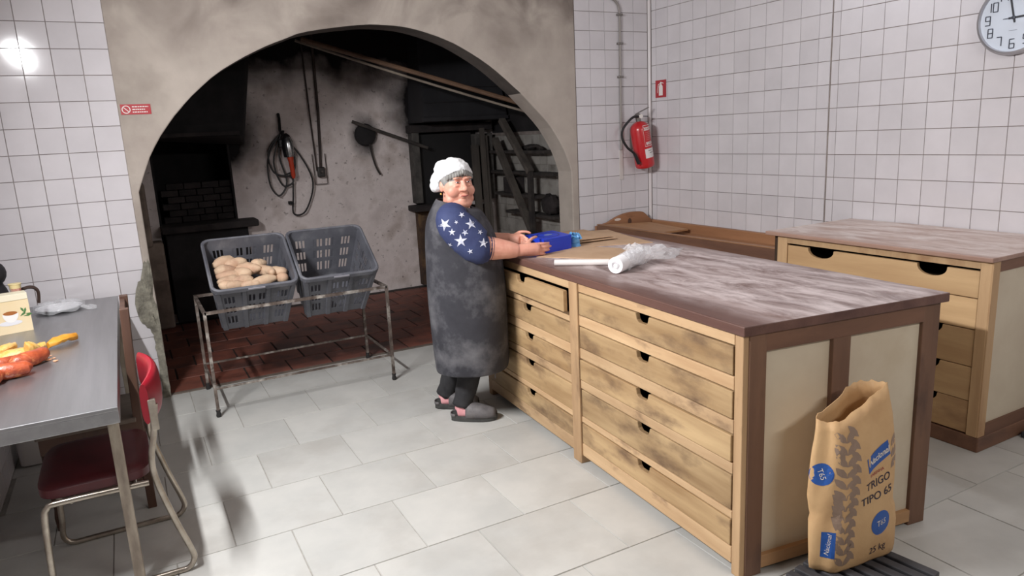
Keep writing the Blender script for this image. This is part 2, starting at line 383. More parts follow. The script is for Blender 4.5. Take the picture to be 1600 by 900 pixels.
# back wall of the hearth with two openings: bread-oven mouth (right) and dark firing recess (left)
b = B(); yB = 2.25
xs = [-4.7, -3.93, -3.24, -1.40, -.66, -.2]; zs = [0, .12, .90, 1.66, 1.76, 2.9]
def hole(i, j):
    if i == 1 and 1 <= j <= 3: return True
    if i == 3 and j == 2: return True
    return False
for i in range(5):
    for j in range(5):
        if not hole(i, j):
            nx = max(1, int((xs[i+1]-xs[i])/.12)); nz = max(1, int((zs[j+1]-zs[j])/.12))
            for a in range(nx):
                for c in range(nz):
                    x0 = xs[i]+(xs[i+1]-xs[i])*a/nx; x1 = xs[i]+(xs[i+1]-xs[i])*(a+1)/nx; z0 = zs[j]+(zs[j+1]-zs[j])*c/nz; z1 = zs[j]+(zs[j+1]-zs[j])*(c+1)/nz
                    b.poly([(x0, yB, z0), (x1, yB, z0), (x1, yB, z1), (x0, yB, z1)])
bmesh.ops.remove_doubles(b.bm, verts=b.bm.verts, dist=.0005)
for v in b.bm.verts:
    if .2 < v.co.z < 2.8 and v.co.x > -3.2 and v.co.x < -1.45: v.co.y += random.gauss(0, .012)
hb = struct('wall_hearth', b, M_SOOTWALL, smooth='all')
b = B()
b.box(-3.93, -3.91, yB, 3.0, .12, 1.76).box(-3.26, -3.24, yB, 3.0, .12, 1.76).box(-3.93, -3.24, yB, 3.0, 1.76, 1.80).box(-3.93, -3.24, yB, 3.0, .08, .12).box(-3.93, -3.24, 2.98, 3.02, .08, 1.8)
b.box(-1.42, -1.40, yB, 3.0, .9, 1.66).box(-.66, -.64, yB, 3.0, .9, 1.66).box(-1.42, -.64, yB, 3.0, 1.66, 1.68).box(-1.42, -.64, yB, 3.0, .88, .9).box(-1.42, -.64, 2.98, 3.02, .88, 1.68)
obj('oven_cavity', b, M_SOOT, hb)
struct('wall_hearth_left', B().box(-4.8, -4.62, .2, 2.4, 0, 2.9), M_SOOT)
struct('ceiling_hearth', B().box(-4.8, -.2, .2, 3.1, 2.75, 2.9), M_SOOT)
hr = struct('wall_hearth_right', B().box(-.42, -.2, .2, 2.4, 0, 2.9), M_GROUT)
TM2 = tile_mesh('old_tile', .1475, .1475, .006, .0016, mat('smoked_tile', L(176, 172, 166), L(150, 145, 138), scale=4, rough=.35, rnd=.06, c3=L(96, 90, 84), s3=6, t3=(.55, .8)))
for i in range(14):
    for j in range(10):
        inst('tile', TM2, (-.42, 2.20-.15*i, .535+.15*j-.375), (random.gauss(0, .006), 0, -PI/2+random.gauss(0, .006)), (1, 1, 1), hr)
b = B().box(-.425, -.41, .22, 2.25, 1.62, 2.75)
obj('soot_skirt', b, M_SOOT, hr)
# left pier in the hearth, rough whitewash darkened
pier = struct('wall_pier', B().box(-4.62, -3.93, 2.02, 2.25, 0, .80).box(-4.62, -4.02, 1.7, 2.249, .80, 1.35), mat('brown_pier', L(152, 136, 124), L(118, 104, 94), scale=6, rough=.9, bump=.4, bscale=20), bevel=.02)
# clay floor
hf = struct('floor_hearth', B().box(-4.8, -.2, .05, 3.1, -.12, -.004), mat('dark_grout', L(50, 40, 36), rough=.9))
b = B(); b.box(-.147, .147, -.147, .147, -.006, 0)
for v in b.bm.verts:
    if v.co.z > -.001: v.co.x *= .985; v.co.y *= .985
cm = bpy.data.meshes.new('clay_tile'); b.bm.to_mesh(cm); b.bm.free(); cm.materials.append(M_CLAY)
for i in range(15):
    for j in range(8):
        x = -4.63+.3*i; y = .2+.3*j
        if y > 2.3 : continue
        inst('clay_tile', cm, (x+(.15 if j % 2 else 0), y, random.gauss(0, .0012)), (0, 0, 0), (.985, .985, 1), hf)
struct('trim_2', B().box(-4.09, -.85, .02, .055, -.01, .002), mat('sill_strip', L(120, 108, 98), L(96, 86, 78), rough=.8))
#=================================================================== HEARTH CONTENTS
# bread oven mouth on the right
t = thing('bread_oven', 'soot-black bread oven mouth with stone jambs behind the woman', 'oven', (-1.03, 2.2, 0))
M_JAMB = mat('smoked_stone', L(92, 88, 84), L(62, 59, 57), scale=9, rough=.9, bump=.4, bscale=22)
obj('jamb', B().box(-1.44, -1.36, 2.12, 2.249, .92, 1.68), M_JAMB, t, bevel=.008)
obj('jamb', B().box(-.72, -.50, 2.10, 2.249, .90, 1.62), M_JAMB, t, bevel=.008)
obj('lintel', B().box(-1.46, -.50, 2.10, 2.249, 1.66, 1.74), M_SOOT2, t, bevel=.008)
obj('sill', B().box(-1.50, -.85, 2.0, 2.249, .84, .90), M_SOOT2, t, bevel=.01)
obj('apron_wall', B().box(-1.42, -.55, 2.16, 2.249, .02, .84), mat('scorched_brick', L(92, 70, 54), L(58, 46, 40), scale=6, rough=.9, bump=.5, bscale=16, c3=L(132, 104, 70), s3=4), t)
obj('door_plate', B().box(-1.36, -.72, 2.20, 2.22, .90, 1.64), mat('oven_iron', L(16, 15, 17), L(24, 22, 24), rough=.7), t)
t = thing('smoke_hood', 'sooty sheet-iron smoke hood above the bread oven mouth', 'hood', (-1.0, 2.0, 1.75))
b = B(); b.loft([[(-1.42, 1.82, 1.76), (-.47, 1.82, 1.76), (-.47, 2.245, 1.76), (-1.42, 2.245, 1.76)], [(-1.42, 1.80, 1.82), (-.47, 1.80, 1.82), (-.47, 2.245, 1.82), (-1.42, 2.245, 1.82)], [(-1.36, 2.0, 2.74), (-.53, 2.0, 2.74), (-.53, 2.245, 2.74), (-1.36, 2.245, 2.74)]])
obj('hood_shell', b, M_HOODM, t)
obj('rim_bar', B().box(-1.44, -.46, 1.785, 1.81, 1.765, 1.80), M_HOODM, t)
for z in (1.95, 2.1): obj('seam', B().beam((-1.40, 1.785+.2*(z-1.8), z), (-.49, 1.785+.2*(z-1.8), z), .006, .008), M_SOOT, t)
# firing recess on the left: courses of black bricks and a ledge
t = thing('firebrick_stack', 'stack of blackened firebrick courses in the dark left recess', 'bricks', (-3.58, 2.3, .9))
for j in range(6):
    for i in range(4):
        x0 = -3.88 + .155*i + (.05 if j % 2 else 0); z0 = .935+.062*j
        obj('brick', B().box(x0, x0+.148, 2.30+random.uniform(-.015, .01), 2.44, z0, z0+.056), M_SOOT2, t, bevel=.006)
t = thing('stone_ledge', 'dark stone ledge under the firebrick courses', 'ledge', (-3.5, 2.15, 0))
obj('slab', B().box(-3.93, -3.09, 2.0, 2.46, .865, .93), M_SOOT2, t, bevel=.012)
obj('support_block', B().box(-3.90, -3.18, 2.10, 2.46, .02, .865), M_SOOT, t, bevel=.01)
t = thing('flue_hood', 'black flue hood over the left firing recess', 'hood', (-3.6, 2.1, 1.7))
b = B(); b.loft([[(-4.1, 1.75, 1.72), (-3.17, 1.78, 1.70), (-3.10, 2.245, 1.62), (-4.1, 2.245, 1.72)], [(-4.1, 1.75, 1.8), (-3.15, 1.78, 1.82), (-3.08, 2.245, 1.74), (-4.1, 2.245, 1.8)], [(-4.0, 2.0, 2.74), (-2.98, 2.02, 2.74), (-2.9, 2.245, 2.74), (-4.0, 2.245, 2.74)]])
obj('hood_shell', b, M_SOOT, t, bevel=.02)
obj('rim_bar', B().box(-4.1, -3.2, 1.735, 1.76, 1.715, 1.745), M_SOOT2, t)

# peel poles under the vault
def pole(a, b_, r, label, material, sag=.0):
    a, b_ = Vector(a), Vector(b_); pts = [a.lerp(b_, k/8) + Vector((0, 0, -sag*math.sin(PI*k/8))) for k in range(9)]
    return single('peel_pole', B().tube(pts, [r*1.15]+[r]*7+[r*.9], 8), material, label, 'pole', base=a, smooth=True)
pole((-2.62, 1.52, 2.50), (-.50, .42, 1.70), .021, 'brown wooden peel pole slung under the vault, upper of the pair', wood('pole_wood', L(120, 92, 72), L(88, 66, 52), 'x', rough=.5, rnd=0), .0)
pole((-2.66, 1.60, 2.50), (-.50, .50, 1.66), .011, 'thin pale peel pole slung below the thick brown one', wood('pale_pole', L(150, 138, 124), L(118, 106, 96), 'x', rough=.5, rnd=0), .02)
# iron poker lying across the soot patch
b = B().tube([(-2.06, 2.14, 1.80), (-1.92, 2.125, 1.745), (-1.30, 2.05, 1.50)], .017, 8)
o = single('wooden_pole', b, M_DARKWOOD, 'dark pole leaning across the soot patch on the hearth wall', 'pole', base=(-1.3, 2.05, 1.5), smooth=True)
t = thing('hanging_scoop', 'round blackened scoop hanging on the hearth wall', 'scoop', (-1.92, 2.2, 1.6))
obj('bowl', B().lathe((-1.91, 2.225, 1.665), [(.115, 0), (.10, .035), (.06, .055), (.0, .06)], 18, (0, -1, 0)), M_SOOT, t, smooth=True)
obj('hanging_chain', B().tube(bez([(-1.88, 2.2, 1.58), (-1.86, 2.2, 1.45), (-1.83, 2.2, 1.33), (-1.79, 2.2, 1.25)], 4), .010, 6), M_DARKWOOD, t, smooth=True)
# cables and switch
t = thing('wall_switch', 'old black wall switch fed by two conduits on the sooty hearth wall', 'switch', (-2.4, 2.22, 1.2))
M_COND = mat('dusty_conduit', L(70, 58, 54), L(50, 42, 40), rough=.8)
obj('conduit', B().tube([(-2.47, 2.222, 2.7), (-2.455, 2.222, 1.9), (-2.44, 2.222, 1.33)], .008, 6), M_COND, t, smooth=True)
obj('conduit', B().tube([(-2.36, 2.222, 2.7), (-2.37, 2.222, 1.9), (-2.40, 2.222, 1.36)], .014, 6), M_COND, t, smooth=True)
obj('switch_box', B().box(-2.44, -2.37, 2.18, 2.23, 1.27, 1.37), mat('bakelite', L(38, 32, 31), rough=.4), t, bevel=.008)
obj('toggle', B().tube([(-2.405, 2.19, 1.315), (-2.405, 2.155, 1.325)], .01, 8), mat('switch_pin', L(90, 82, 78), rough=.4), t)
b = B()
for a_, c2 in (((-2.465, 2.224, 1.20), (-2.345, 2.224, 1.20)), ((-2.465, 2.224, 1.20), (-2.475, 2.224, 1.5)), ((-2.345, 2.224, 1.20), (-2.345, 2.224, 1.5))): b.beam(a_, c2, .006, .006)
obj('back_frame', b, M_COND, t)
# inspection lamp on a hook
t = thing('inspection_lamp', 'hand lamp with orange grip and looped black cable hung on the hearth wall', 'lamp', (-2.74, 2.2, 1.2))
M_CABLE = mat('black_cable', L(24, 22, 24), rough=.5)
for k, pts in enumerate(([(-2.76, 2.19, 1.72), (-2.90, 2.19, 1.50), (-2.915, 2.19, 1.24), (-2.84, 2.18, 1.12), (-2.755, 2.18, 1.25), (-2.80, 2.18, 1.5), (-2.76, 2.18, 1.72)],
                         [(-2.76, 2.17, 1.72), (-2.86, 2.17, 1.45), (-2.80, 2.17, 1.22), (-2.70, 2.165, 1.24), (-2.72, 2.17, 1.32)],
                         [(-2.75, 2.17, 1.72), (-2.67, 2.17, 1.60), (-2.665, 2.17, 1.38), (-2.75, 2.17, 1.32)],
                         [(-2.76, 2.19, 1.70), (-2.60, 2.19, 1.50), (-2.50, 2.19, 1.22), (-2.60, 2.19, .95), (-2.72, 2.19, .93), (-2.71, 2.18, 1.1), (-2.69, 2.18, 1.30)],
                         [(-2.78, 2.18, 1.7), (-2.90, 2.17, 1.55), (-2.87, 2.17, 1.35), (-2.72, 2.17, 1.30)])):
    obj('cable', B().tube(bez(pts, 6), .0085, 6), M_CABLE, t, smooth=True)
obj('hook', B().tube([(-2.755, 2.235, 1.90), (-2.76, 2.19, 1.86), (-2.765, 2.18, 1.74), (-2.75, 2.15, 1.70), (-2.74, 2.16, 1.74)], .014, 8), M_SOOT, t, smooth=True)
obj('plug', B().box(-2.80, -2.745, 2.13, 2.18, 1.58, 1.66), M_CABLE, t, bevel=.01)
obj('handle', B().lathe((-2.695, 2.13, 1.28), [(.012, 0), (.022, .03), (.024, .16), (.030, .19), (.030, .21)], 12, (-.06, -.02, 1)), mat('orange_grip', L(196, 66, 38), rough=.45), t, smooth=True)
cage = obj('lamp_cage', B().lathe((-2.708, 2.125, 1.49), [(.040, 0), (.046, .05), (.046, .13), (.030, .18), (.01, .20)], 14, (-.06, -.02, 1)), mat('lamp_chrome', L(190, 190, 190), rough=.25, metal=.9), t, smooth=True)
obj('bulb_shade', B().lathe((-2.712, 2.14, 1.49), [(.05, 0), (.055, .06), (.055, .14), (.034, .205), (.01, .225)], 14, (-.06, .0, 1)), M_CABLE, t, smooth=True)
obj('wall_peg', B().beam((-2.74, 2.24, 1.04), (-2.74, 2.15, 1.04), .03, .03), M_SOOT, t)
# leaning boards
for k, (x0, y0, x1, y1, h, w_) in enumerate(((-.785, 1.93, -.745, 2.065, 1.50, .085), (-.69, 1.93, -.655, 2.05, 1.68, .055), (-.635, 1.94, -.61, 2.06, 1.60, .035))):
    b = B().beam((x0, y0, 0.0), (x1, y1, h), w_, .022, (0, 1, 0))
    single('leaning_board', b, M_OLDWOOD, ('widest smoky grey board leaning against the bread oven jamb', 'tallest smoky grey board, between two shorter boards by the oven', 'thinnest smoky grey board leaning next to the shelf rack')[k], 'board', 'boards leaning beside the oven', base=(x0, y0, 0))
# shelf rack on the hearth's right wall
t = thing('shelf_rack', 'blackened wooden shelf rack with slanted rails on the tiled hearth wall', 'shelf', (-.55, 1.5, .3))
for y0, y1, z, d in ((.75, 2.22, 1.215, .15), (1.05, 1.98, .985, .15), (.75, 1.75, .80, .15), (.9, 2.22, 1.43, .15)):
    obj('shelf', B().box(-.42-d, -.428, y0, y1, z-.03, z), M_DARKWOOD, t, bevel=.004)
for a_, c2 in (((-.60, 1.86, 1.56), (-.60, 1.14, .63)), ((-.60, 1.68, 1.75), (-.60, 1.12, 1.22))):
    obj('slanted_rail', B().beam(a_, c2, .05, .07, (1, 0, 0)), M_OLDWOOD, t, bevel=.004)
obj('post', B().box(-.625, -.575, 1.10, 1.15, .62, 1.22), M_DARKWOOD, t, bevel=.004)
obj('foot_block', B().box(-.64, -.56, 1.08, 1.22, 0, .62), M_DARKWOOD, t)
single('storage_box', B().box(-.555, -.435, 1.55, 1.80, .986, 1.15), M_SOOT2, 'dark wooden box on the rack\'s middle shelf', 'box', bevel=.006)
for k in range(3):
    a_ = -.535+.04*k; y_ = 1.0+.12*k; b = B().tube(bez([(a_, y_, 1.452), (a_+.008, y_+.1, 1.475), (a_-.006, y_+.26, 1.455)], 3), .017, 6)
    single('firewood_stick', b, M_DARKWOOD, 'crooked charred stick on the rack\'s top shelf', 'stick', 'charred sticks on the top shelf', smooth=True)
rc = random.Random(5); b = B().ell((-.50, .93, .90), (.06, .14, .10), 14, 10)
for v in b.bm.verts: v.co = Vector((min(v.co.x+rc.uniform(-.012, .012), -.435), v.co.y+rc.uniform(-.02, .02), max(.802, v.co.z+rc.uniform(-.02, .02))))
single('cloth_bundle', b, M_SOOT2, 'crumpled blackened cloth bundle on the rack\'s lowest shelf', 'cloth', smooth='all')

#=================================================================== WALL FITTINGS
M_RED = mat('signal_red', L(172, 44, 52), rough=.4)
M_WHITEP = mat('print_white', L(232, 226, 222), rough=.5)
# no-smoking strip
t = thing('warning_sign', 'small red prohibition strip sign on the plaster beside the arch', 'sign', (-4.04, -.016, 1.835))
obj('plate', B().box(-4.122, -3.955, -.0175, -.0145, 1.836, 1.897), M_RED, t)
def annulus(c, r0, r1, n=24, ax='y', off=0):
    b = B(); P = []
    for k in range(n):
        a = 2*PI*k/n; P.append((math.cos(a), math.sin(a)))
    for k in range(n):
        p, q_ = P[k], P[(k+1) % n]
        def w_(p_, r): return (c[0]+p_[0]*r, c[1], c[2]+p_[1]*r) if ax == 'y' else (c[0], c[1]+p_[0]*r, c[2]+p_[1]*r)
        b.poly([w_(p, r0), w_(q_, r0), w_(q_, r1), w_(p, r1)])
    return b
b = annulus((-4.092, -.0182, 1.866), .0195, .024); b.poly([(-4.106, -.0182, 1.883), (-4.109, -.0182, 1.880), (-4.078, -.0182, 1.849), (-4.075, -.0182, 1.852)])
obj('prohibition_ring', b, M_WHITEP, t)
b = B()
for z, x1 in ((1.882, -3.968), (1.866, -3.985), (1.850, -3.975)):
    x = -4.058
    while x < x1:
        l = random.uniform(.006, .016); b.poly([(x, -.0182, z-.003), (min(x+l, x1), -.0182, z-.003), (min(x+l, x1), -.0182, z+.003), (x, -.0182, z+.003)]); x += l+.003
obj('small_print', b, M_WHITEP, t)
# extinguisher sign on right wall
t = thing('extinguisher_sign', 'red square sign with white extinguisher pictogram on the tiled wall', 'sign', (-.008, -.155, 1.85))
obj('plate', B().box(-.0135, -.0085, -.222, -.09, 1.846, 1.99), M_RED, t)
b = B(); X = -.0142
def yz(pts): b.poly([(X, y, z) for y, z in pts])
yz([(-.135, 1.862), (-.185, 1.862), (-.185, 1.935), (-.178, 1.948), (-.166, 1.955), (-.154, 1.955), (-.142, 1.948), (-.135, 1.935)])
yz([(-.150, 1.956), (-.170, 1.956), (-.167, 1.975), (-.153, 1.975)]); yz([(-.168, 1.966), (-.195, 1.958), (-.197, 1.963), (-.17, 1.972)])
yz([(-.152, 1.966), (-.125, 1.955), (-.115, 1.92), (-.114, 1.885), (-.119, 1.885), (-.121, 1.92), (-.13, 1.95), (-.152, 1.96)])
obj('pictogram', b, M_WHITEP, t)
# fire extinguisher
t = thing('fire_extinguisher', 'red fire extinguisher with black hose hung on the tiled wall', 'extinguisher', (-.18, -.12, 1.25))
top, bot = Vector((-.222, -.115, 1.655)), Vector((-.152, -.115, 1.262)); ax = (top-bot).normalized(); H = (top-bot).length
M_EXT = mat('extinguisher_red', L(190, 36, 42), rough=.28, coat=.4)
body = obj('cylinder', B().lathe(bot, [(.07, 0), (.082, .012), (.084, .03), (.084, H-.07), (.076, H-.035), (.05, H-.012), (.022, H)], 28, ax), M_EXT, t, smooth=True)
def wrap_label(z0, z1, a0, a1, r, material, name, parent):
    b = B(); n_ = 12; u = ax.cross(Vector((0, -1, 0))).normalized(); v = ax.cross(u)
    if v.y > 0: v = -v
    rows = []
    for z in (z0, z1): rows.append([bot+ax*z + r*(u*math.sin(a0+(a1-a0)*k/n_) + v*math.cos(a0+(a1-a0)*k/n_)) for k in range(n_+1)])
    b.loft(rows, cap=False, closed=False); return obj(name, b, material, parent, smooth='all')
sgn = 1 if ax.cross(Vector((0, -1, 0))).x > 0 else -1
def wl_(z0, z1, a0, a1, r, m_, n_): return wrap_label(z0, z1, sgn*a0, sgn*a1, r, m_, n_, body)
for z0, z1, a0, a1 in ((.36, .364, -.35, .75), (.185, .189, -.35, .75)): wl_(z0, z1, a0, a1, .0852, M_WHITEP, 'label_border')
for a0 in (-.35, .745): wl_(.185, .364, a0, a0+.02, .0852, M_WHITEP, 'label_border')
for z, ln in ((.34, .9), (.325, .8)):
    a = -.25
    while a < .6: wl_(z-.006, z+.006, a, a+.08, .0853, M_WHITEP, 'print_line'); a += .11
for a in (-.2, .0, .2, .42): wl_(.198, .222, a, a+.14, .0853, M_WHITEP, 'pictogram')
for z in (.30, .285, .27, .255, .24): wl_(z, z+.003, -.15, .5, .0853, mat('print_pink', L(214, 120, 118), rough=.4), 'print_line')
wl_(.085, .165, -.45, .7, .0853, mat('label_white', L(226, 220, 218), rough=.5), 'service_label')
for z, a0, a1 in ((.145, -.1, .3), (.125, .05, .5)): wl_(z, z+.004, a0, a1, .0858, mat('ink', L(60, 56, 60), rough=.6), 'print_line')
M_BRASS = mat('valve_metal', L(140, 136, 132), rough=.35, metal=.8)
obj('valve', B().lathe(top, [(.022, 0), (.022, .03), (.03, .035), (.03, .055), (.015, .065)], 14, ax), M_BRASS, t, smooth=True)
vt = top+ax*.06
obj('lever', B().beam(vt+Vector((-.02, -.0, 0)), vt+Vector((.12, 0, .055)), .018, .006), M_BRASS, t)
obj('carry_handle', B().beam(vt+Vector((-.02, 0, -.015)), vt+Vector((.11, 0, -.02)), .02, .006), mat('black_metal', L(30, 29, 31), rough=.4), t)
obj('hose', B().tube(bez([top+Vector((-.01, -.02, .04)), top+Vector((-.09, -.03, .03)), (-.40, -.135, 1.60), (-.415, -.14, 1.52), (-.37, -.15, 1.44), (-.31, -.16, 1.39), (-.275, -.165, 1.32)], 6), .0105, 8), M_CABLE, t, smooth=True)
obj('nozzle', B().tube([(-.305, -.162, 1.385), (-.262, -.167, 1.30)], [.013, .017], 10), M_CABLE, t, smooth=True)
obj('bracket', B().box(-.235, -.165, -.035, -.007, 1.42, 1.60).box(-.215, -.185, -.06, -.03, 1.56, 1.60), M_BRASS, t)
obj('gauge', B().lathe(top+Vector((.0, -.028, .04)), [(.018, 0), (.018, .012), (.0, .013)], 14, (0, -1, 0)), M_WHITEP, t)
# conduit
t = thing('electrical_conduit', 'thin grey conduit pipe clipped down the tiled wall above the extinguisher', 'pipe', (-.33, -.012, 1.16))
obj('pipe', B().tube(bez([(-.50, -.02, 2.66), (-.42, -.02, 2.655), (-.365, -.02, 2.625), (-.335, -.02, 2.55), (-.333, -.02, 2.3), (-.335, -.02, 1.9), (-.335, -.02, 1.42)], 5), .0095, 8), mat('conduit_grey', L(150, 144, 140), rough=.4, metal=.3), t, smooth=True)
for z in (2.53, 2.30, 2.03): obj('clip', B().box(-.36, -.308, -.034, -.006, z-.009, z+.009), M_BRASS, t, bevel=.003)
obj('cover_strip', B().box(-.352, -.316, -.014, -.006, 1.165, 1.42), mat('pvc_strip', L(204, 198, 194), rough=.4), t, bevel=.002)
# clock
t = thing('wall_clock', 'round white wall clock with digital-style numerals and silver rim', 'clock', (-.01, -2.94, 1.88))
cc = Vector((-.01, -2.945, 2.064)); Rk = .185
obj('rim', B().lathe(cc, [(Rk, .0), (Rk+.002, .02), (Rk-.006, .034), (Rk-.016, .036), (Rk-.02, .02)], 40, (-1, 0, 0), cap=False), mat('silver_rim', L(176, 174, 178), rough=.3, metal=.6), t, smooth=True)
obj('dial', B().lathe(cc, [(Rk-.012, .0), (Rk-.012, .021), (.0, .0215)], 40, (-1, 0, 0)), mat('clock_dial', L(206, 214, 226), rough=.35), t)
SEG = {'0': 'abcdef', '1': 'bc', '2': 'abged', '3': 'abgcd', '4': 'fgbc', '5': 'afgcd', '6': 'afgcde', '7': 'abc', '8': 'abcdefg', '9': 'abcdfg'}
def digit(b, ch, y, z, h, x):
    w_ = h*.52; k = h*.05; y0, y1, z0, zm, z1 = w_/2, -w_/2, -h/2, 0, h/2
    S = {'a': ((y0, z1), (y1, z1)), 'b': ((y1, z1), (y1, zm)), 'c': ((y1, zm), (y1, z0)), 'd': ((y0, z0), (y1, z0)), 'e': ((y0, zm), (y0, z0)), 'f': ((y0, z1), (y0, zm)), 'g': ((y0, zm), (y1, zm))}
    for s_ in SEG[ch]:
        (a, c), (d, e) = S[s_]; b.beam((x, y+a, z+c), (x, y+d, z+e), .0012, 2*k, (0, 1, 0) if a == d else (0, 0, 1))
M_INK = mat('clock_ink', L(52, 56, 70), rough=.5)
for hnum in range(1, 13):
    a = hnum*PI/6; y = cc.y - math.sin(a)*.128; z = cc.z + math.cos(a)*.128; s_ = str(hnum); h = .045
    for k, ch in enumerate(s_):
        b = B(); digit(b, ch, y + (len(s_)-1)*.017 - k*.034, z, h, -.0335); obj('numeral', b, M_INK, t)
for name, ang, l, w_ in (('minute_hand', math.radians(-13), .115, .008), ('hour_hand', math.radians(88), .085, .010)):
    d = Vector((0, -math.sin(ang), math.cos(ang))); b = B().beam(cc+Vector((-.026, 0, 0))-d*.025, cc+Vector((-.026, 0, 0))+d*l, .0015, w_, d.cross(Vector((1, 0, 0)))); obj(name, b, mat('hand_black', L(30, 32, 40), rough=.4), t)
d = Vector((0, -math.sin(math.radians(268)), math.cos(math.radians(268)))); obj('second_hand', B().beam(cc+Vector((-.029, 0, 0)), cc+Vector((-.029, 0, 0))+d*.05, .001, .003, (0, 0, 1)), M_INK, t)
obj('hub', B().lathe(cc+Vector((-.022, 0, 0)), [(.009, 0), (.009, .01), (0, .011)], 12, (-1, 0, 0)), M_INK, t)
obj('dial_mark', B().beam((-.0335, cc.y-.02, cc.z-.062), (-.0335, cc.y+.02, cc.z-.062), .001, .002), mat('dial_print', L(140, 146, 160), rough=.5), t)
# tube lamps that light the room
for nm, p, ax_, lab in (('tube_lamp', (-4.86, -2.5, 2.46), 1, 'long fluorescent tube lamp mounted on the left tiled wall'), ('tube_lamp', (-.04, -2.75, 2.82), -1, 'long fluorescent tube lamp mounted high on the clock wall')):
    t = thing(nm, lab, 'lamp', (p[0], p[1], p[2]-.04))
    obj('housing', B().box(p[0]-.03, p[0]+.03, p[1]-.78, p[1]+.78, p[2]-.02, p[2]+.04), mat('lamp_housing', L(220, 218, 214), rough=.5), t, bevel=.005)
    for s in (-1, 1): obj('end_cap', B().box(p[0]-.02, p[0]+.045*ax_, p[1]+s*.76-.012, p[1]+s*.76+.012, p[2]-.05, p[2]-.015) if ax_ > 0 else B().box(p[0]-.045, p[0]+.02, p[1]+s*.76-.012, p[1]+s*.76+.012, p[2]-.05, p[2]-.015), M_WHITEP, t)
    obj('tube', B().tube([(p[0]+.015*ax_, p[1]-.75, p[2]-.036), (p[0]+.015*ax_, p[1]+.75, p[2]-.036)], .013, 10), mat('lit_tube', (1, 1, 1, 1), emit=((1, .97, .93, 1), 6)), t, smooth=True)
t = thing('tube_lamp', 'long tube lamp added as fill on the rear wall behind the room', 'lamp', (-2.0, -6.16, 2.58))  # invented fixture, gives the added rear fill a body
obj('housing', B().box(-2.78, -1.22, -6.2, -6.14, 2.60, 2.66), MATS['lamp_housing'], t, bevel=.005)
obj('tube', B().tube([(-2.75, -6.145, 2.585), (-1.25, -6.145, 2.585)], .013, 10), MATS['lit_tube'], t, smooth=True)
for x in (-2.76, -1.24): obj('end_cap', B().box(x-.012, x+.012, -6.17, -6.125, 2.57, 2.605), M_WHITEP, t)

#=================================================================== LEFT TABLE GROUP
M_STEEL = mat('stainless_steel', L(150, 150, 152), L(160, 160, 162), scale=30, stretch=(1, .05, 1), rough=.33, metal=.85)
M_PAINTLEG = mat('worn_cream_leg', L(168, 158, 142), L(120, 108, 96), scale=14, rough=.6, stretch=(1, 1, .3))
t = thing('steel_table', 'stainless steel table with worn pale legs along the left wall', 'table', (-4.6, -1.22, 0))
tx0, tx1, ty0, ty1 = -4.885, -4.303, -2.35, -.10
obj('tabletop', B().box(tx0, tx1, ty0, ty1, .725, .74), M_STEEL, t, bevel=.003)
obj('apron', B().box(tx0, tx1, ty0, ty0+.02, .68, .726), M_STEEL, t, bevel=.003)
obj('apron', B().box(tx1-.02, tx1, ty0+.02, ty1, .68, .726), M_STEEL, t, bevel=.003)
obj('apron', B().box(tx0, tx1-.02, ty1-.02, ty1, .68, .726), M_STEEL, t)
for x, y in ((tx1-.028, ty0+.08), (tx1-.028, ty1-.08), (tx0+.03, ty0+.08), (tx0+.03, ty1-.08)):
    obj('leg', B().box(x-.018, x+.018, y-.018, y+.018, 0, .68), M_PAINTLEG, t, bevel=.003)

# red chair, sled base, tucked under the table and facing the left wall
M_CHROME = mat('chrome_tube', L(186, 178, 166), L(150, 140, 128), scale=12, rough=.28, metal=.85)
M_VINYL = mat('red_vinyl', L(150, 24, 40), L(128, 20, 34), scale=5, rough=.34)
M_VINYLD = mat('dark_red_vinyl', L(88, 28, 34), L(72, 24, 29), scale=5, rough=.45)
t = thing('vinyl_chair', 'dark red vinyl chair with red backrest and chrome sled frame under steel table', 'chair', (-4.38, -2.04, 0))
ya, yb2 = -2.27, -1.79
for y in (ya, yb2):
    pts = bez([(-4.19, y, .70), (-4.205, y, .60), (-4.23, y, .45), (-4.19, y, .25), (-4.145, y, .09), (-4.14, y, .045), (-4.165, y, .013), (-4.22, y, .011), (-4.50, y, .011), (-4.575, y, .013), (-4.605, y, .045), (-4.60, y, .12), (-4.59, y, .34), (-4.575, y, .395), (-4.53, y, .405), (-4.25, y, .40)], 5)
    obj('side_frame', B().tube(pts, .0115, 10), M_CHROME, t, smooth=True)
obj('crossbar', B().tube([(-4.50, ya, .40), (-4.50, yb2, .40)], .01, 8), M_CHROME, t, smooth=True)
obj('crossbar', B().tube([(-4.30, ya, .40), (-4.30, yb2, .40)], .01, 8), M_CHROME, t, smooth=True)
b = B(); rings = []
for z, e in ((.412, .012), (.42, 0), (.45, .0), (.462, .012), (.468, .05)):
    P = []
    for k in range(32):
        a = 2*PI*k/32; c, s = math.cos(a), math.sin(a); sg = lambda v: (abs(v)**.35)*(1 if v >= 0 else -1)
        P.append((-4.42+(.185-e)*sg(c), -2.03+(.235-e)*sg(s), z))
    rings.append(P)
obj('seat', B().loft(rings), M_VINYLD, t, smooth=True)
b = B(); rings = []
for k in range(13):      # curved backrest, wraps slightly round the sitter
    u = -1+2*k/12; y = -2.03+.245*u; x = -4.178 - .042*u*u; hh = .088*(1-.12*u*u); th = .022*(1-.35*u**4)
    zc = .705
    rings.append([(x+th*math.cos(a), y, zc+.0+hh*(1 if math.sin(a) > 0 else -1)*abs(math.sin(a))**.6) for a in [2*PI*i/16 for i in range(16)]])
obj('backrest', B().loft(rings), M_VINYL, t, smooth=True)
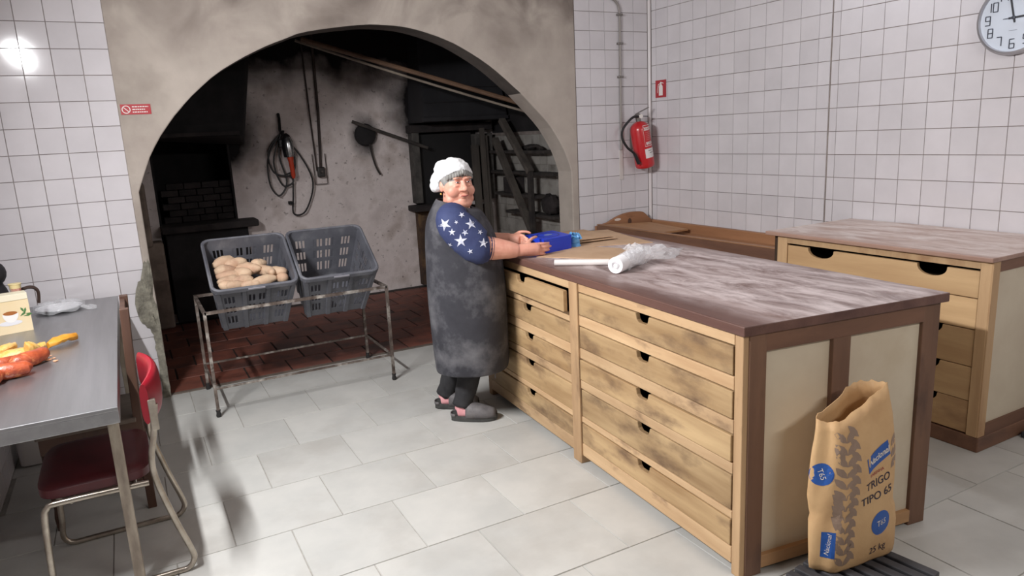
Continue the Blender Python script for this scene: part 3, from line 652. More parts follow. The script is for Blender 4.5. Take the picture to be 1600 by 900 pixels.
for y in (ya, yb2): obj('back_bracket', B().box(-4.212, -4.185, y-.012, y+.012, .60, .72), M_CHROME, t, bevel=.004)

# old wooden chair behind it
M_OAK = wood('old_brown_chair', L(92, 66, 52), L(66, 46, 38), 'z', rough=.5)
t = thing('wooden_chair', 'old dark brown wooden chair with cracked seat behind the vinyl chair', 'chair', (-4.45, -1.45, 0))
cx0, cx1, cy0, cy1 = -4.65, -4.275, -1.635, -1.255
obj('seat', B().box(cx0-.01, cx1+.0, cy0-.01, cy1+.01, .43, .45), mat('cracked_seat', L(128, 118, 108), L(104, 92, 82), scale=7, rough=.7, stretch=(.2, 1, 1)), t, bevel=.005)
obj('seat_crack', B().tube(bez([(-4.52, -1.56, .4505), (-4.47, -1.52, .4505), (-4.42, -1.54, .4505), (-4.37, -1.47, .4505)], 3), .0025, 4), M_SOOT, t)
for y in (cy0, cy1-.02): obj('seat_rail', B().box(cx0, cx1, y, y+.02, .36, .43), M_OAK, t)
for x in (cx0, cx1-.02): obj('seat_rail', B().box(x, x+.02, cy0+.02, cy1-.02, .36, .43), M_OAK, t)
for y in (cy0+.02, cy1-.02):
    obj('front_leg', B().lathe((cx0+.02, y, 0), [(.014, 0), (.018, .06), (.013, .1), (.02, .18), (.014, .25), (.021, .3), (.021, .36)], 12), M_OAK, t, smooth=True)
    obj('back_post', B().loft([[(x, y+d, z) for x, d in ((xx-.018, -.016), (xx+.018, -.016), (xx+.018, .016), (xx-.018, .016))] for xx, z in ((-4.268, 0), (-4.268, .45), (-4.262, .70), (-4.250, .945))]), M_OAK, t, bevel=.003)
for z in (.58, .74, .88): obj('back_rail', B().box(-4.268, -4.246, cy0+.03, cy1-.03, z, z+.05), M_OAK, t, bevel=.003)
for y in (cy0+.02, cy1-.02): obj('stretcher', B().beam((cx0+.02, y, .15), (-4.27, y, .15), .018, .018), M_OAK, t)
obj('stretcher', B().beam((cx0+.02, cy0+.02, .22), (cx0+.02, cy1-.02, .22), .018, .018), M_OAK, t)
t = thing('white_bin', 'white rounded bin standing under the steel table by the wall', 'bin', (-4.79, -.66, 0))
b = B(); 
obj('tub', B().loft([[(-4.79+(w_)*((abs(math.cos(a))**.4)*(1 if math.cos(a) > 0 else -1)), -.66+w_*1.3*((abs(math.sin(a))**.4)*(1 if math.sin(a) > 0 else -1)), z) for a in [2*PI*k/24 for k in range(24)]] for w_, z in ((.07, 0), (.08, .01), (.088, .42))]), mat('white_plastic', L(205, 203, 202), rough=.4), t, smooth=True)
obj('lid', B().loft([[(-4.79+(w_)*((abs(math.cos(a))**.4)*(1 if math.cos(a) > 0 else -1)), -.66+w_*1.3*((abs(math.sin(a))**.4)*(1 if math.sin(a) > 0 else -1)), z) for a in [2*PI*k/24 for k in range(24)]] for w_, z in ((.093, .42), (.093, .45), (.07, .465))]), MATS['white_plastic'], t, smooth=True)

# food on the table
ZT_ = .7405
M_SAUS = mat('smoked_sausage', L(186, 90, 54), L(148, 62, 38), scale=22, rough=.35, c3=L(222, 140, 84), s3=30, t3=(.58, .72), bump=.4, bscale=50, coat=.2)
SAUS = [((-4.93, -1.86), (-4.70, -1.745), .036, 'thick orange smoked sausage at the steel table\'s wall side, longest of the pile'),
        ((-4.80, -1.71), (-4.61, -1.68), .033, 'orange smoked sausage lying in the middle of the pile on steel table'),
        ((-4.70, -1.60), (-4.575, -1.47), .033, 'plump orange sausage at the open end of the pile on steel table'),
        ((-4.80, -1.56), (-4.66, -1.50), .027, 'short orange sausage stub tucked behind the long sausages'),
        ((-4.90, -1.60), (-4.80, -1.50), .027, 'small dark orange sausage end beside the yellow crackling')]
for (x0, y0), (x1, y1), r, lab in SAUS:
    b = B(); a_, c2 = Vector((x0, y0, ZT_+r)), Vector((x1, y1, ZT_+r)); pts = []; rs = []
    side = (c2-a_).cross(Vector((0, 0, 1))).normalized()
    for k in range(11):
        u = k/10; pts.append(a_.lerp(c2, u) + side*.018*math.sin(PI*u) + Vector((0, 0, random.gauss(0, .0012)))); rs.append(r*(.35+.65*math.sin(PI*min(1, max(0, .12+.76*u)))**.45)*random.uniform(.95, 1.04) if 0 < k < 10 else r*.3)
    o = single('sausage', b.tube(pts, rs, 14), M_SAUS, lab, 'sausage', 'smoked sausages on the steel table', smooth=True)
M_CRACK = mat('yellow_crackling', L(226, 168, 74), L(236, 206, 140), scale=14, rough=.4, c3=L(198, 120, 44), s3=10, t3=(.5, .65), bump=.5, bscale=35)
def shard(c, l, w_, h, yaw, mat_, label, grp, seed):
    rnd = random.Random(seed); b = B(); n_ = 9; rings = []
    for k in range(n_):
        u = k/(n_-1); ww = w_*(.15+.85*math.sin(PI*(.06+.88*u))**.8)*rnd.uniform(.8, 1.15); zc = h*.5+h*.35*math.sin(3*u+seed)
        rings.append([(l*(u-.5), ww*math.cos(a)*.5, max(.0005, zc+.5*h*math.sin(a)*rnd.uniform(.7, 1.2))) for a in [2*PI*i/10 for i in range(10)]])
    b.loft(rings); b.bm.transform(Matrix.Rotation(yaw, 4, 'Z')); b.bm.transform(Matrix.Translation(c))
    return single('crackling_piece', b, mat_, label, 'snack', grp, smooth=True)
k = 0
for (x, y, z, l, w_, h, yw) in ((-4.66, -1.33, 0, .15, .06, .03, .5), (-4.72, -1.42, 0, .17, .07, .04, .1), (-4.78, -1.33, 0, .16, .07, .035, -.3), (-4.84, -1.42, 0, .15, .08, .04, .9), (-4.87, -1.30, 0, .13, .06, .03, .2), (-4.76, -1.48, .012, .15, .05, .03, .7), (-4.69, -1.26, 0, .1, .05, .025, -.6), (-4.82, -1.38, .03, .13, .06, .03, -.2), (-4.73, -1.36, .03, .12, .05, .03, 1.1), (-4.63, -1.40, 0, .10, .05, .06, 1.2)):
    shard((x, y, ZT_+z), l, w_, h, yw, M_CRACK, 'curled yellow crackling piece in the heap behind the sausages', 'heap of yellow crackling', 11+k); k += 1
shard((-4.53, -1.235, ZT_), .15, .06, .035, .75, mat('amber_crackling', L(214, 142, 46), L(232, 170, 66), scale=12, rough=.4, bump=.3), 'single amber crackling piece lying apart on the steel table', None, 44)
M_CRUMB = mat('pale_crumb', L(222, 176, 140), L(200, 140, 104), scale=40, rough=.7)
for i in range(9):
    x = -4.555+random.uniform(-.05, .06); y = -1.52+random.uniform(-.12, .12); s = random.uniform(.004, .012)
    single('crumb', B().ell((x, y, ZT_+s*.35), (s*1.4, s, s*.4), 7, 5), M_CRUMB, 'pale crumb beside the sausages on the steel table', 'crumb', 'crumbs on the steel table')
# carton with the cup picture
t = thing('tea_carton', 'cream carton printed with a cup and green leaves on steel table', 'carton', (-4.77, -.74, ZT_))
cl = [(-4.86, -.83), (-4.685, -.785)]; dv = Vector((.0, .10, 0))
fa, fb = Vector((-4.88, -.835, 0)), Vector((-4.686, -.785, 0)); bk = Vector((-.02, .09, 0))
M_CART = mat('cream_carton', L(236, 214, 170), L(240, 222, 186), scale=4, rough=.5)
obj('carton_body', B().loft([[p+Vector((0, 0, z)) for p in (fa, fb, fb+bk, fa+bk)] for z in (ZT_, .905)]), M_CART, t)
obj('carton_lid', B().loft([[p+Vector((0, 0, z)) for p in (fa, fb, fb+bk, fa+bk)] for z in (.906, .938)]), mat('carton_cream_top', L(240, 232, 206), rough=.5), t, bevel=.002)
fn = (fb-fa).cross(Vector((0, 0, 1))).normalized(); fu = (fb-fa).normalized()
if fn.y > 0: fn = -fn
def cpt(u, z): return fa + fu*u + Vector((0, 0, z)) + fn*.0012
def disc(c_u, c_z, ru, rz, n_=20, half=False, off=0): return [cpt(c_u+ru*math.cos(a), c_z+rz*math.sin(a))+fn*off for a in [(PI+PI*k/n_) if half else 2*PI*k/n_ for k in range(n_+1 if half else n_)]]
obj('saucer_print', B().poly(disc(.11, .795, .05, .013)), mat('print_saucer', L(232, 232, 236), rough=.5), t)
obj('cup_print', B().poly(disc(.115, .842, .034, .045, half=True, off=.0004)), mat('print_cup', L(246, 244, 240), rough=.5), t)
obj('coffee_print', B().poly(disc(.115, .845, .030, .010, off=.0009)), mat('print_coffee', L(170, 104, 50), rough=.5), t)
b = B()
for du, dz, a in ((.165, .83, .6), (.178, .845, 1.3), (.182, .822, .1), (.17, .85, 2.0), (.19, .83, -.3)):
    b.poly([cpt(du+.016*math.cos(a+x_)*r_, dz+.016*math.sin(a+x_)*r_)+fn*.0004 for x_, r_ in ((0, 1.2), (.6, .6), (PI, .9), (-.6, .6))])
obj('leaf_print', b, mat('print_leaf', L(84, 130, 76), rough=.5), t)
# yoghurt pot on top of the carton
t = thing('yoghurt_pot', 'small pale yoghurt pot with foil lid standing behind the carton', 'pot', (-4.745, -.66, ZT_))
obj('stand_tin', B().lathe((-4.745, -.66, ZT_), [(.03, 0), (.032, .17), (.03, .175)], 18), mat('black_tin', L(36, 34, 36), rough=.4), t, smooth=True)
obj('pot', B().lathe((-4.745, -.66, .916), [(.021, 0), (.027, .05), (.030, .052), (.030, .056)], 18), mat('pot_yellow', L(232, 214, 160), rough=.5), t, smooth=True)
obj('pot_label', B().lathe((-4.745, -.66, .925), [(.0232, 0), (.0258, .022)], 18, cap=False), mat('pot_red', L(190, 70, 60), L(226, 210, 190), scale=40, rough=.5), t, smooth=True)
# black bag
b = B(); b.ell((-4.86, -.55, .87), (.075, .10, .13), 16, 12); b.ell((-4.85, -.57, 1.02), (.07, .08, .07), 14, 10)
for v in b.bm.verts: v.co += Vector((0, 0, .008*math.sin(40*v.co.y)))
for v in b.bm.verts: v.co.z = max(v.co.z, ZT_); v.co.x = max(v.co.x, -4.888)
t = thing('black_bag', 'slumped black cloth bag on the steel table against the wall', 'bag', (-4.85, -.55, ZT_))
obj('bag_body', b, mat('black_cloth', L(26, 25, 29), L(36, 34, 38), scale=20, rough=.7, bump=.4), t, smooth='all')
obj('bag_strap', B().tube(bez([(-4.80, -.63, .90), (-4.70, -.60, .935), (-4.66, -.58, .91), (-4.665, -.57, .84)], 5), .009, 6), mat('brown_strap', L(64, 48, 42), rough=.6), t, smooth=True)
single('pink_cloth', B().ell((-4.875, -.45, 1.10), (.012, .05, .09), 10, 8).xf(lambda v: Vector((max(v.x, -4.888), v.y+.006*math.sin(60*v.z), v.z))), mat('magenta_cloth', L(150, 50, 90), rough=.8), 'small magenta cloth hung on the left wall above the black bag', 'cloth', smooth='all')
# wrapped plate
t = thing('wrapped_plate', 'white plate wrapped in clear plastic film on steel table', 'plate', (-4.60, -.34, ZT_))
obj('plate', B().lathe((-4.60, -.34, ZT_), [(.06, 0), (.075, .006), (.118, .02), (.118, .024), (.07, .012), (.0, .011)], 32), mat('plate_white', L(222, 222, 226), rough=.25), t, smooth=True)
M_FILM = mat('clear_film', (.92, .94, .97, 1), rough=.12, trans=0, alpha=.30, spec=.8, bump=.7, bscale=22)
b = B(); rings = []
for r, h in ((.128, .008), (.124, .03), (.10, .045), (.06, .052), (.02, .05)):
    rings.append([(-4.60+r*math.cos(a)*(1+.08*math.sin(5*a)), -.34+r*math.sin(a)*(1+.07*math.cos(4*a)), ZT_+h+.006*math.sin(7*a+r*40)) for a in [2*PI*k/36 for k in range(36)]])
obj('film', B().loft(rings, cap=False), M_FILM, t, smooth='all')
obj('film_tail', B().loft([[(-4.50+.09*u, -.36-.06*u+dd*(.07+.05*u), ZT_+.022-.02*u+.008*math.sin(8*dd+5*u)) for dd in [i/8-.5 for i in range(9)]] for u in [j/6 for j in range(7)]], cap=False, closed=False), M_FILM, t, smooth='all')

#=================================================================== CRATE STAND
M_STAND = mat('worn_steel_bar', L(128, 116, 108), L(84, 72, 66), scale=20, rough=.5, metal=.5, c3=L(196, 190, 182), s3=14, t3=(.5, .7))
t = thing('crate_stand', 'thin worn steel-bar stand holding two crates before the arch', 'stand', (-3.3, -.3, 0))
X0, X1, Y0, Y1 = -3.862, -2.735, -.605, -.01
for x, y in ((X0, Y0), (X1, Y0), (X0, Y1), (X1, Y1)):
    lg = obj('leg', B().beam((x, y, .03), (x, y, .66), .018, .018), M_STAND, t)
    obj('foot', B().lathe((x, y, 0), [(.013, 0), (.016, .01), (.012, .03), (.015, .045)], 10), mat('rubber', L(40, 38, 38), rough=.7), lg, smooth=True)
for z in (.652, .18):
    for a_, c2 in (((X0, Y0), (X1, Y0)), ((X0, Y1), (X1, Y1)), ((X0, Y0), (X0, Y1)), ((X1, Y0), (X1, Y1))):
        obj('rail', B().beam((*a_, z), (*c2, z), .018 if z > .5 else .012, .018 if z > .5 else .012), M_STAND, t)

# crates: local frame x right, y back, z up; tapered; tilted to the front
M_CRATE = mat('grey_crate_plastic', L(104, 105, 112), L(84, 85, 92), scale=7, rough=.55, c3=L(140, 140, 144), s3=5, t3=(.55, .8), bump=.15, bscale=30)
def slot_wall(P, holes):
    """P(u,v)->point on the wall; holes list of (u0,u1,v0,v1); returns a grid without the holes"""
    us = sorted({0., 1.} | {h[0] for h in holes} | {h[1] for h in holes} | {k/6 for k in range(7)}); vs = sorted({0., 1.} | {h[2] for h in holes} | {h[3] for h in holes})
    us = [u for i, u in enumerate(us) if i == 0 or u-us[i-1] > 1e-4]; vs = [v for i, v in enumerate(vs) if i == 0 or v-vs[i-1] > 1e-4]
    b = B(); G = [[b.bm.verts.new(P(u, v)) for v in vs] for u in us]
    for i in range(len(us)-1):
        for j in range(len(vs)-1):
            uc, vc = (us[i]+us[i+1])/2, (vs[j]+vs[j+1])/2
            if any(h[0] < uc < h[1] and h[2] < vc < h[3] for h in holes): continue
            b.bm.faces.new((G[i][j], G[i+1][j], G[i+1][j+1], G[i][j+1]))
    return b
WT, DT, WB, DB, HC = .245, .235, .20, .19, .395    # half width/depth at rim and base, height
THC = math.radians(33)
def crate(loc, yaw, label):
    T = Matrix.Translation(loc) @ Matrix.Rotation(yaw, 4, 'Z') @ Matrix.Rotation(THC, 4, 'X')
    t = thing('plastic_crate', label, 'crate', loc)
    fx = lambda b: b.xf(lambda v: T @ v)
    holes = []
    for g in (.16, .42, .60, .84):
        for k in (-1, 0, 1):
            for v0, v1 in ((.14, .32), (.40, .56), (.64, .80)):
                w_ = .016; c = g + k*.05
                holes.append((c-w_, c+w_, v0, v1))
    # vertical pilaster relief per wall: offset depends on u
    def rel(u): return -.012 if (.02 < u < .10 or .28 < u < .34 or .70 < u < .76 or .90 < u < .98) else 0
    def lerp(a, c, v): return a+(c-a)*v
    walls = {'front_wall': lambda u, v: Vector((lerp(-1, 1, u)*lerp(WB, WT, v), -lerp(DB, DT, v), HC*v)), 'back_wall': lambda u, v: Vector((lerp(-1, 1, u)*lerp(WB, WT, v), lerp(DB, DT, v), HC*v)),
             'side_wall': lambda u, v: Vector((-lerp(WB, WT, v), lerp(-1, 1, u)*lerp(DB, DT, v), HC*v)), 'side_wall.001': lambda u, v: Vector((lerp(WB, WT, v), lerp(-1, 1, u)*lerp(DB, DT, v), HC*v))}
    for nm, P in walls.items():
        obj(nm.split('.')[0], fx(slot_wall(P, holes)), M_CRATE, t, solid=.005)
    obj('base', fx(B().box(-WB, WB, -DB, DB, -.004, .004)), M_CRATE, t)
    r = .045; pts = []
    for cx_, cy_, a0 in ((WT-r, DT-r, 0), (-WT+r, DT-r, PI/2), (-WT+r, -DT+r, PI), (WT-r, -DT+r, 1.5*PI)):
        for k in range(5): a = a0+PI/2*k/4; pts.append((cx_+(r+.008)*math.cos(a), cy_+(r+.008)*math.sin(a)))
    rings = [[(x*s_, y*s_, z) for x, y in pts] for s_, z in ((1.0, HC-.032), (1.03, HC-.03), (1.035, HC), (1.0, HC+.006), (.965, HC), (.97, HC-.02))]
    b = B().loft(rings + [rings[0]], cap=False); obj('rim', fx(b), M_CRATE, t, bevel=.003)
    for sx in (-1, 1):
        for ux in (.30, .93):
            for nm, P in (('front_wall', walls['front_wall']), ('back_wall', walls['back_wall'])):
                sgn = -1 if nm == 'front_wall' else 1; u = .5+sx*(ux)/2; b = B()
                rings = [[P(u, v)+Vector((dx, sgn*dy, 0)) for dx, dy in ((-.018, 0), (-.012, .012), (.012, .012), (.018, 0))] for v in (0, .5, .93)]
                obj('rib', fx(b.loft(rings)), M_CRATE, t)
        for ux in (-.85, -.3, .3, .85):
            P = walls['side_wall'] if sx < 0 else walls['side_wall.001']; u = .5+ux/2
            obj('rib', fx(B().loft([[P(u, v)+Vector((sx*dy, dx, 0)) for dx, dy in ((-.016, 0), (-.01, .01), (.01, .01), (.016, 0))] for v in (0, .5, .93)])), M_CRATE, t)
    obj('front_lip', fx(B().box(-.05, .05, -DT-.022, -DT-.006, HC-.012, HC-.002)), mat('crate_pale', L(150, 148, 156), rough=.5), t)
    return T
CR = Vector((0, -DT, HC)); CR.rotate(Matrix.Rotation(THC, 3, 'X'))     # rim front centre, relative
def place_crate(cx_, label): return crate(Vector((cx_, -.555, .772)) - CR, -.02, label)
T1 = place_crate(-3.535, 'grey slotted crate filled with sweet potatoes on the stand')
T2 = place_crate(-3.005, 'empty grey slotted crate on the stand')
# sweet potatoes: heap lies level in the tilted crate
M_POT = mat('sweet_potato_skin', L(216, 190, 160), L(198, 164, 136), scale=9, rough=.7, rnd=.10, c3=L(166, 122, 100), s3=7, t3=(.5, .75), bump=.3, bscale=45)
# filling below the visible ones keeps the heap up
def potato(c, l, r, yaw, pitch, bend, seed):
    r *= 1.05
    rnd = random.Random(seed); pts, rs = [], []
    for k in range(11):
        u = k/10; pts.append(Vector((l*(u-.5), bend*(1-(2*u-1)**2), rnd.gauss(0, .0015)))); rs.append(r*max(.16, math.sin(PI*(.05+.9*u))**.55*(1+.12*math.sin(4*u+seed)))*rnd.uniform(.96, 1.04))
    b = B().tube(pts, rs, 12); b.bm.transform(Matrix.Translation(c) @ Matrix.Rotation(yaw, 4, 'Z') @ Matrix.Rotation(pitch, 4, 'Y'))
    return single('sweet_potato', b, M_POT, {8: 'long bent sweet potato lying across the heap in the filled crate', 13: 'smallest round sweet potato at the front lip of the filled crate', 9: 'thickest sweet potato at the heap\'s side next to the empty crate'}.get(seed, 'pale sweet potato in the heap inside the filled crate'), 'sweet potato', 'sweet potatoes in the crate', smooth='all')
SP = [(-3.69, -0.182, 0.892, 0.16, 0.038, 0.45, 0.0),
      (-3.725, -0.272, 0.85, 0.13, 0.04, 0.1, 0.0),
      (-3.604, -0.208, 0.88, 0.15, 0.04, 0.35, 0.01),
      (-3.7, -0.325, 0.826, 0.15, 0.036, 0.05, 0.0),
      (-3.698, -0.379, 0.801, 0.14, 0.034, 0.2, 0.01),
      (-3.602, -0.32, 0.828, 0.15, 0.036, -0.5, 0.01),
      (-3.543, -0.278, 0.848, 0.17, 0.036, -0.55, 0.0),
      (-3.468, -0.245, 0.863, 0.12, 0.034, 0.5, 0.01),
      (-3.461, -0.324, 0.826, 0.2, 0.036, -1.1, 0.03),
      (-3.382, -0.348, 0.815, 0.16, 0.042, -0.5, 0.01),
      (-3.362, -0.40, 0.783, 0.11, 0.034, -1.2, 0.0),
      (-3.609, -0.393, 0.794, 0.15, 0.034, -0.1, 0.01),
      (-3.476, -0.423, 0.78, 0.17, 0.032, 0.15, 0.01),
      (-3.717, -0.421, 0.782, 0.09, 0.03, 0.1, 0.0),
      (-3.643, -0.431, 0.777, 0.14, 0.03, 0.15, 0.0),
      (-3.553, -0.439, 0.773, 0.13, 0.03, 0.1, 0)]
for k, (x, y, z, l, r, yw, bd) in enumerate(SP): potato((min(max(x, -3.745+.5*l*abs(math.cos(yw))), -3.325-.5*l*abs(math.cos(yw))), y, z-.012), l, r, yw, random.uniform(-.12, .12), bd, k)
#=================================================================== MAIN WORKBENCH
BO = Vector((-2.442, -3.43, 0)); BA = .0519; BU = Vector((math.sin(BA), math.cos(BA), 0)); BV = Vector((math.cos(BA), -math.sin(BA), 0)); BW, BLEN, BZ = .937, 2.23, .947
def bmap(v):      # v = (t across, s along, z)
    s = v.y - .075*(v.x/BW)*max(0, 1-v.y/2.2); return BO + BU*s + BV*v.x + Vector((0, 0, v.z))
def bp(s, t, z=BZ): return bmap(Vector((t, s, z)))
PINE1, PINE2 = L(196, 158, 112), L(170, 130, 88)
M_PINE = wood('pine_drawer', L(190, 161, 120), L(148, 118, 82), 'y', c3=L(104, 80, 60), t3=(.50, .72), s3=8, rnd=.12, scale=12)
M_RAIL = wood('pine_rail', L(204, 173, 134), L(172, 138, 102), 'y', c3=L(116, 90, 68), t3=(.56, .74), s3=10, rnd=.12, scale=12)
M_LEG = wood('pine_leg', L(190, 158, 120), L(154, 122, 90), 'z', c3=L(120, 94, 70), t3=(.55, .75), s3=6)
M_BROWN = wood('brown_stile', L(126, 94, 74), L(98, 72, 58), 'z', c3=L(78, 58, 50), t3=(.55, .75), s3=5)
M_BROWNX = wood('brown_rail', L(126, 92, 72), L(98, 70, 56), 'x', c3=L(78, 58, 50), t3=(.55, .75), s3=5)
M_CREAM = mat('cream_panel', L(206, 194, 172), L(196, 182, 160), scale=3, rough=.55, c3=L(182, 164, 136), s3=2, t3=(.55, .85))
def floured(name, a, c, flour, hx0, hx1, hy0, hy1, soft, amount):
    M = wood(name, a, c, 'y', rough=.45, rnd=0, scale=10, spec=.4); nt = M.node_tree; N = nt.nodes; K = nt.links; bs = N['Principled BSDF']
    old = bs.inputs['Base Color'].links[0].from_socket; tc = N.new('ShaderNodeTexCoord'); sx = N.new('ShaderNodeSeparateXYZ'); K.new(tc.outputs['Object'], sx.inputs[0])
    def mr(src, a0, a1):
        q = N.new('ShaderNodeMapRange'); q.inputs[1].default_value = a0; q.inputs[2].default_value = a1; q.interpolation_type = 'SMOOTHSTEP'; K.new(src, q.inputs[0]); return q.outputs[0]
    def mul(x, y):
        q = N.new('ShaderNodeMath'); q.operation = 'MULTIPLY'; K.new(x, q.inputs[0]); K.new(y, q.inputs[1]); return q.outputs[0]
    ge = N.new('ShaderNodeNewGeometry'); sn = N.new('ShaderNodeSeparateXYZ'); K.new(ge.outputs['Normal'], sn.inputs[0])
    msk = mul(mul(mr(sx.outputs[0], hx0, hx0+soft), mr(sx.outputs[0], hx1, hx1-soft)), mul(mr(sx.outputs[1], hy0, hy0+soft), mr(sx.outputs[1], hy1, hy1-soft)))
    msk = mul(msk, mr(sn.outputs[2], .8, .95))
    n1 = N.new('ShaderNodeTexNoise'); n1.inputs['Scale'].default_value = 5; n1.inputs['Detail'].default_value = 8; n1.inputs['Roughness'].default_value = .7; n1.inputs['Distortion'].default_value = .6
    mp = N.new('ShaderNodeMapping'); mp.inputs['Scale'].default_value = (2.2, .7, 1); mp.inputs['Rotation'].default_value = (0, 0, .5); K.new(tc.outputs['Object'], mp.inputs[0]); K.new(mp.outputs[0], n1.inputs['Vector'])
    f = mul(msk, mr(n1.outputs['Fac'], .24, .24+amount))
    mx = N.new('ShaderNodeMix'); mx.data_type = 'RGBA'; K.new(f, mx.inputs[0]); K.new(old, mx.inputs[6]); mx.inputs[7].default_value = flour; K.new(mx.outputs[2], bs.inputs['Base Color'])
    return M
M_TOP = floured('dark_worktop', L(112, 82, 72), L(86, 60, 54), L(208, 194, 192), -.47, .55, -1.35, .85, .22, .46)
M_DARKIN = mat('drawer_inside', L(70, 52, 38), L(54, 40, 30), rough=.9)
bench = thing('workbench', 'long wooden workbench with pine drawers and dark floured top in front of the woman', 'workbench', bp(1.1, .46, 0))
def bobj(name, b, m_, parent=bench, **k): return obj(name, b.xf(bmap), m_, parent, **k)
bobj('worktop', B().box(0, BW, -.03, BLEN, BZ-.036, BZ), M_TOP, bevel=.004)
Z1 = BZ-.036
bobj('leg', B().box(.012, .10, -.014, .026, 0, Z1), M_LEG, bevel=.003)
bobj('leg', B().box(.0, .055, 1.06, 1.135, 0, Z1), M_LEG, bevel=.004)
bobj('leg', B().box(.012, .07, 2.165, 2.215, 0, Z1), M_LEG, bevel=.004)
bobj('leg', B().box(.83, .915, -.014, .03, 0, Z1), M_BROWN, bevel=.003)
bobj('leg', B().box(.85, .915, 2.165, 2.215, 0, Z1), M_BROWN, bevel=.003)
bobj('leg', B().box(.85, .915, 1.06, 1.12, 0, Z1), M_BROWN, bevel=.003)
# end (camera side): stiles, rails, cream panels
bobj('end_stile', B().box(.034, .104, -.020, -.012, .0, Z1), M_BROWN, bevel=.002)
bobj('end_stile', B().box(.398, .478, -.017, .01, .07, .845), M_BROWN, bevel=.002)
bobj('end_rail', B().box(.104, .83, -.018, .012, .845, Z1), M_BROWNX, bevel=.002)
bobj('end_rail', B().box(.104, .83, -.018, .012, .02, .07), wood('pine_end_rail', L(190, 150, 108), L(164, 124, 86), 'x'), bevel=.002)
bobj('end_panel', B().box(.104, .40, .0, .008, .07, .845), M_CREAM)
bobj('end_panel', B().box(.476, .832, .0, .008, .07, .845), M_CREAM)
bobj('back_panel', B().box(.90, .908, .03, 2.17, .06, Z1), M_CREAM)
bobj('far_panel', B().box(.07, .86, 2.19, 2.20, .06, Z1), M_CREAM)
bobj('bottom_board', B().box(.03, .90, .03, 2.17, .045, .06), M_DARKIN)
bobj('top_board', B().box(.03, .90, .03, 2.17, Z1-.012, Z1-.001), M_DARKIN)
LV = [(.867, .757), (.704, .597), (.542, .436), (.390, .250), (.217, .109)]
RAILS = [(Z1, .869), (.755, .706), (.595, .544), (.434, .392), (.248, .219), (.107, .042)]
SECT = [(.028, 1.058, .555), (1.137, 2.163, 1.60)]
for si, (s0, s1, sn) in enumerate(SECT):
    for z1_, z0_ in RAILS: bobj('rail', B().box(.010, .05, s0-.002, s1+.002, z0_, z1_), M_RAIL, bevel=.003)
    for di, (z1_, z0_) in enumerate(LV):
        out = -.030 if (si == 1 and di == 0) else random.uniform(.0, .006)
        nw, nd = .045 if si == 0 else .05, .036; g = .003
        P = [(s0+g, z0_+g), (s1-g, z0_+g), (s1-g, z1_-g), (sn+nw, z1_-g), (sn+nw-.008, z1_-g-nd+.010), (sn+nw-.02, z1_-g-nd), (sn-nw+.02, z1_-g-nd), (sn-nw+.008, z1_-g-nd+.010), (sn-nw, z1_-g), (s0+g, z1_-g)]
        fr = bobj('drawer', B().prism([(out+.004, s, z) for s, z in P], (.022, 0, 0)), M_PINE, bevel=.003)
        bx = B(); i0, i1 = s0+.02, s1-.02
        bx.box(out+.026, .80, i0, i0+.012, z0_+.006, z1_-.02).box(out+.026, .80, i1-.012, i1, z0_+.006, z1_-.02).box(.79, .80, i0, i1, z0_+.006, z1_-.02).box(out+.026, .80, i0, i1, z0_+.004, z0_+.010)
        bobj('drawer_box', bx, M_DARKIN, fr)
# things on the bench
t = thing('blue_box', 'glossy blue cardboard box held by the woman on the workbench', 'box', bp(1.8, .28))
bc = bp(1.676, .161); e1 = (BU*.30+BV*.955).normalized()*.225; e2 = (BU*.955-BV*.30).normalized()*.20
e2 = (BU*.985+BV*.02).normalized()*.235
M_BLUE = mat('gloss_blue_card', L(30, 66, 205), L(26, 56, 190), scale=3, rough=.3)
Hb = .083; q4 = [bc, bc+e1, bc+e1+e2, bc+e2]; zv = Vector((0, 0, 1))
obj('carton', B().loft([[p+zv*.001 for p in q4], [p+zv*(Hb-.004) for p in q4]]), M_BLUE, t, bevel=.003)
cen = (q4[0]+q4[2])/2
obj('lid_panel', B().loft([[cen+(p-cen)*1.004+zv*(Hb-.020) for p in q4], [cen+(p-cen)*1.004+zv*Hb for p in q4]]), M_BLUE, t, bevel=.002)
b = B(); N_ = 28
for k in range(N_):
    a0, a1 = 2*PI*k/N_, 2*PI*(k+1)/N_; f = lambda a, r: cen + e1*.5*r*math.cos(a) + e2*.5*r*math.sin(a) + zv*(Hb+.0006)
    b.poly([f(a0, .62), f(a1, .62), f(a1, .70), f(a0, .70)]); 
obj('ring_print', b, mat('deep_blue_print', L(24, 36, 116), rough=.3), t)
obj('emblem', B().poly([cen + e1*.14*math.cos(2*PI*k/20) + e2*.10*math.sin(2*PI*k/20) + zv*(Hb+.001) for k in range(20)]), mat('pale_blue_print', L(120, 140, 190), rough=.3), t)
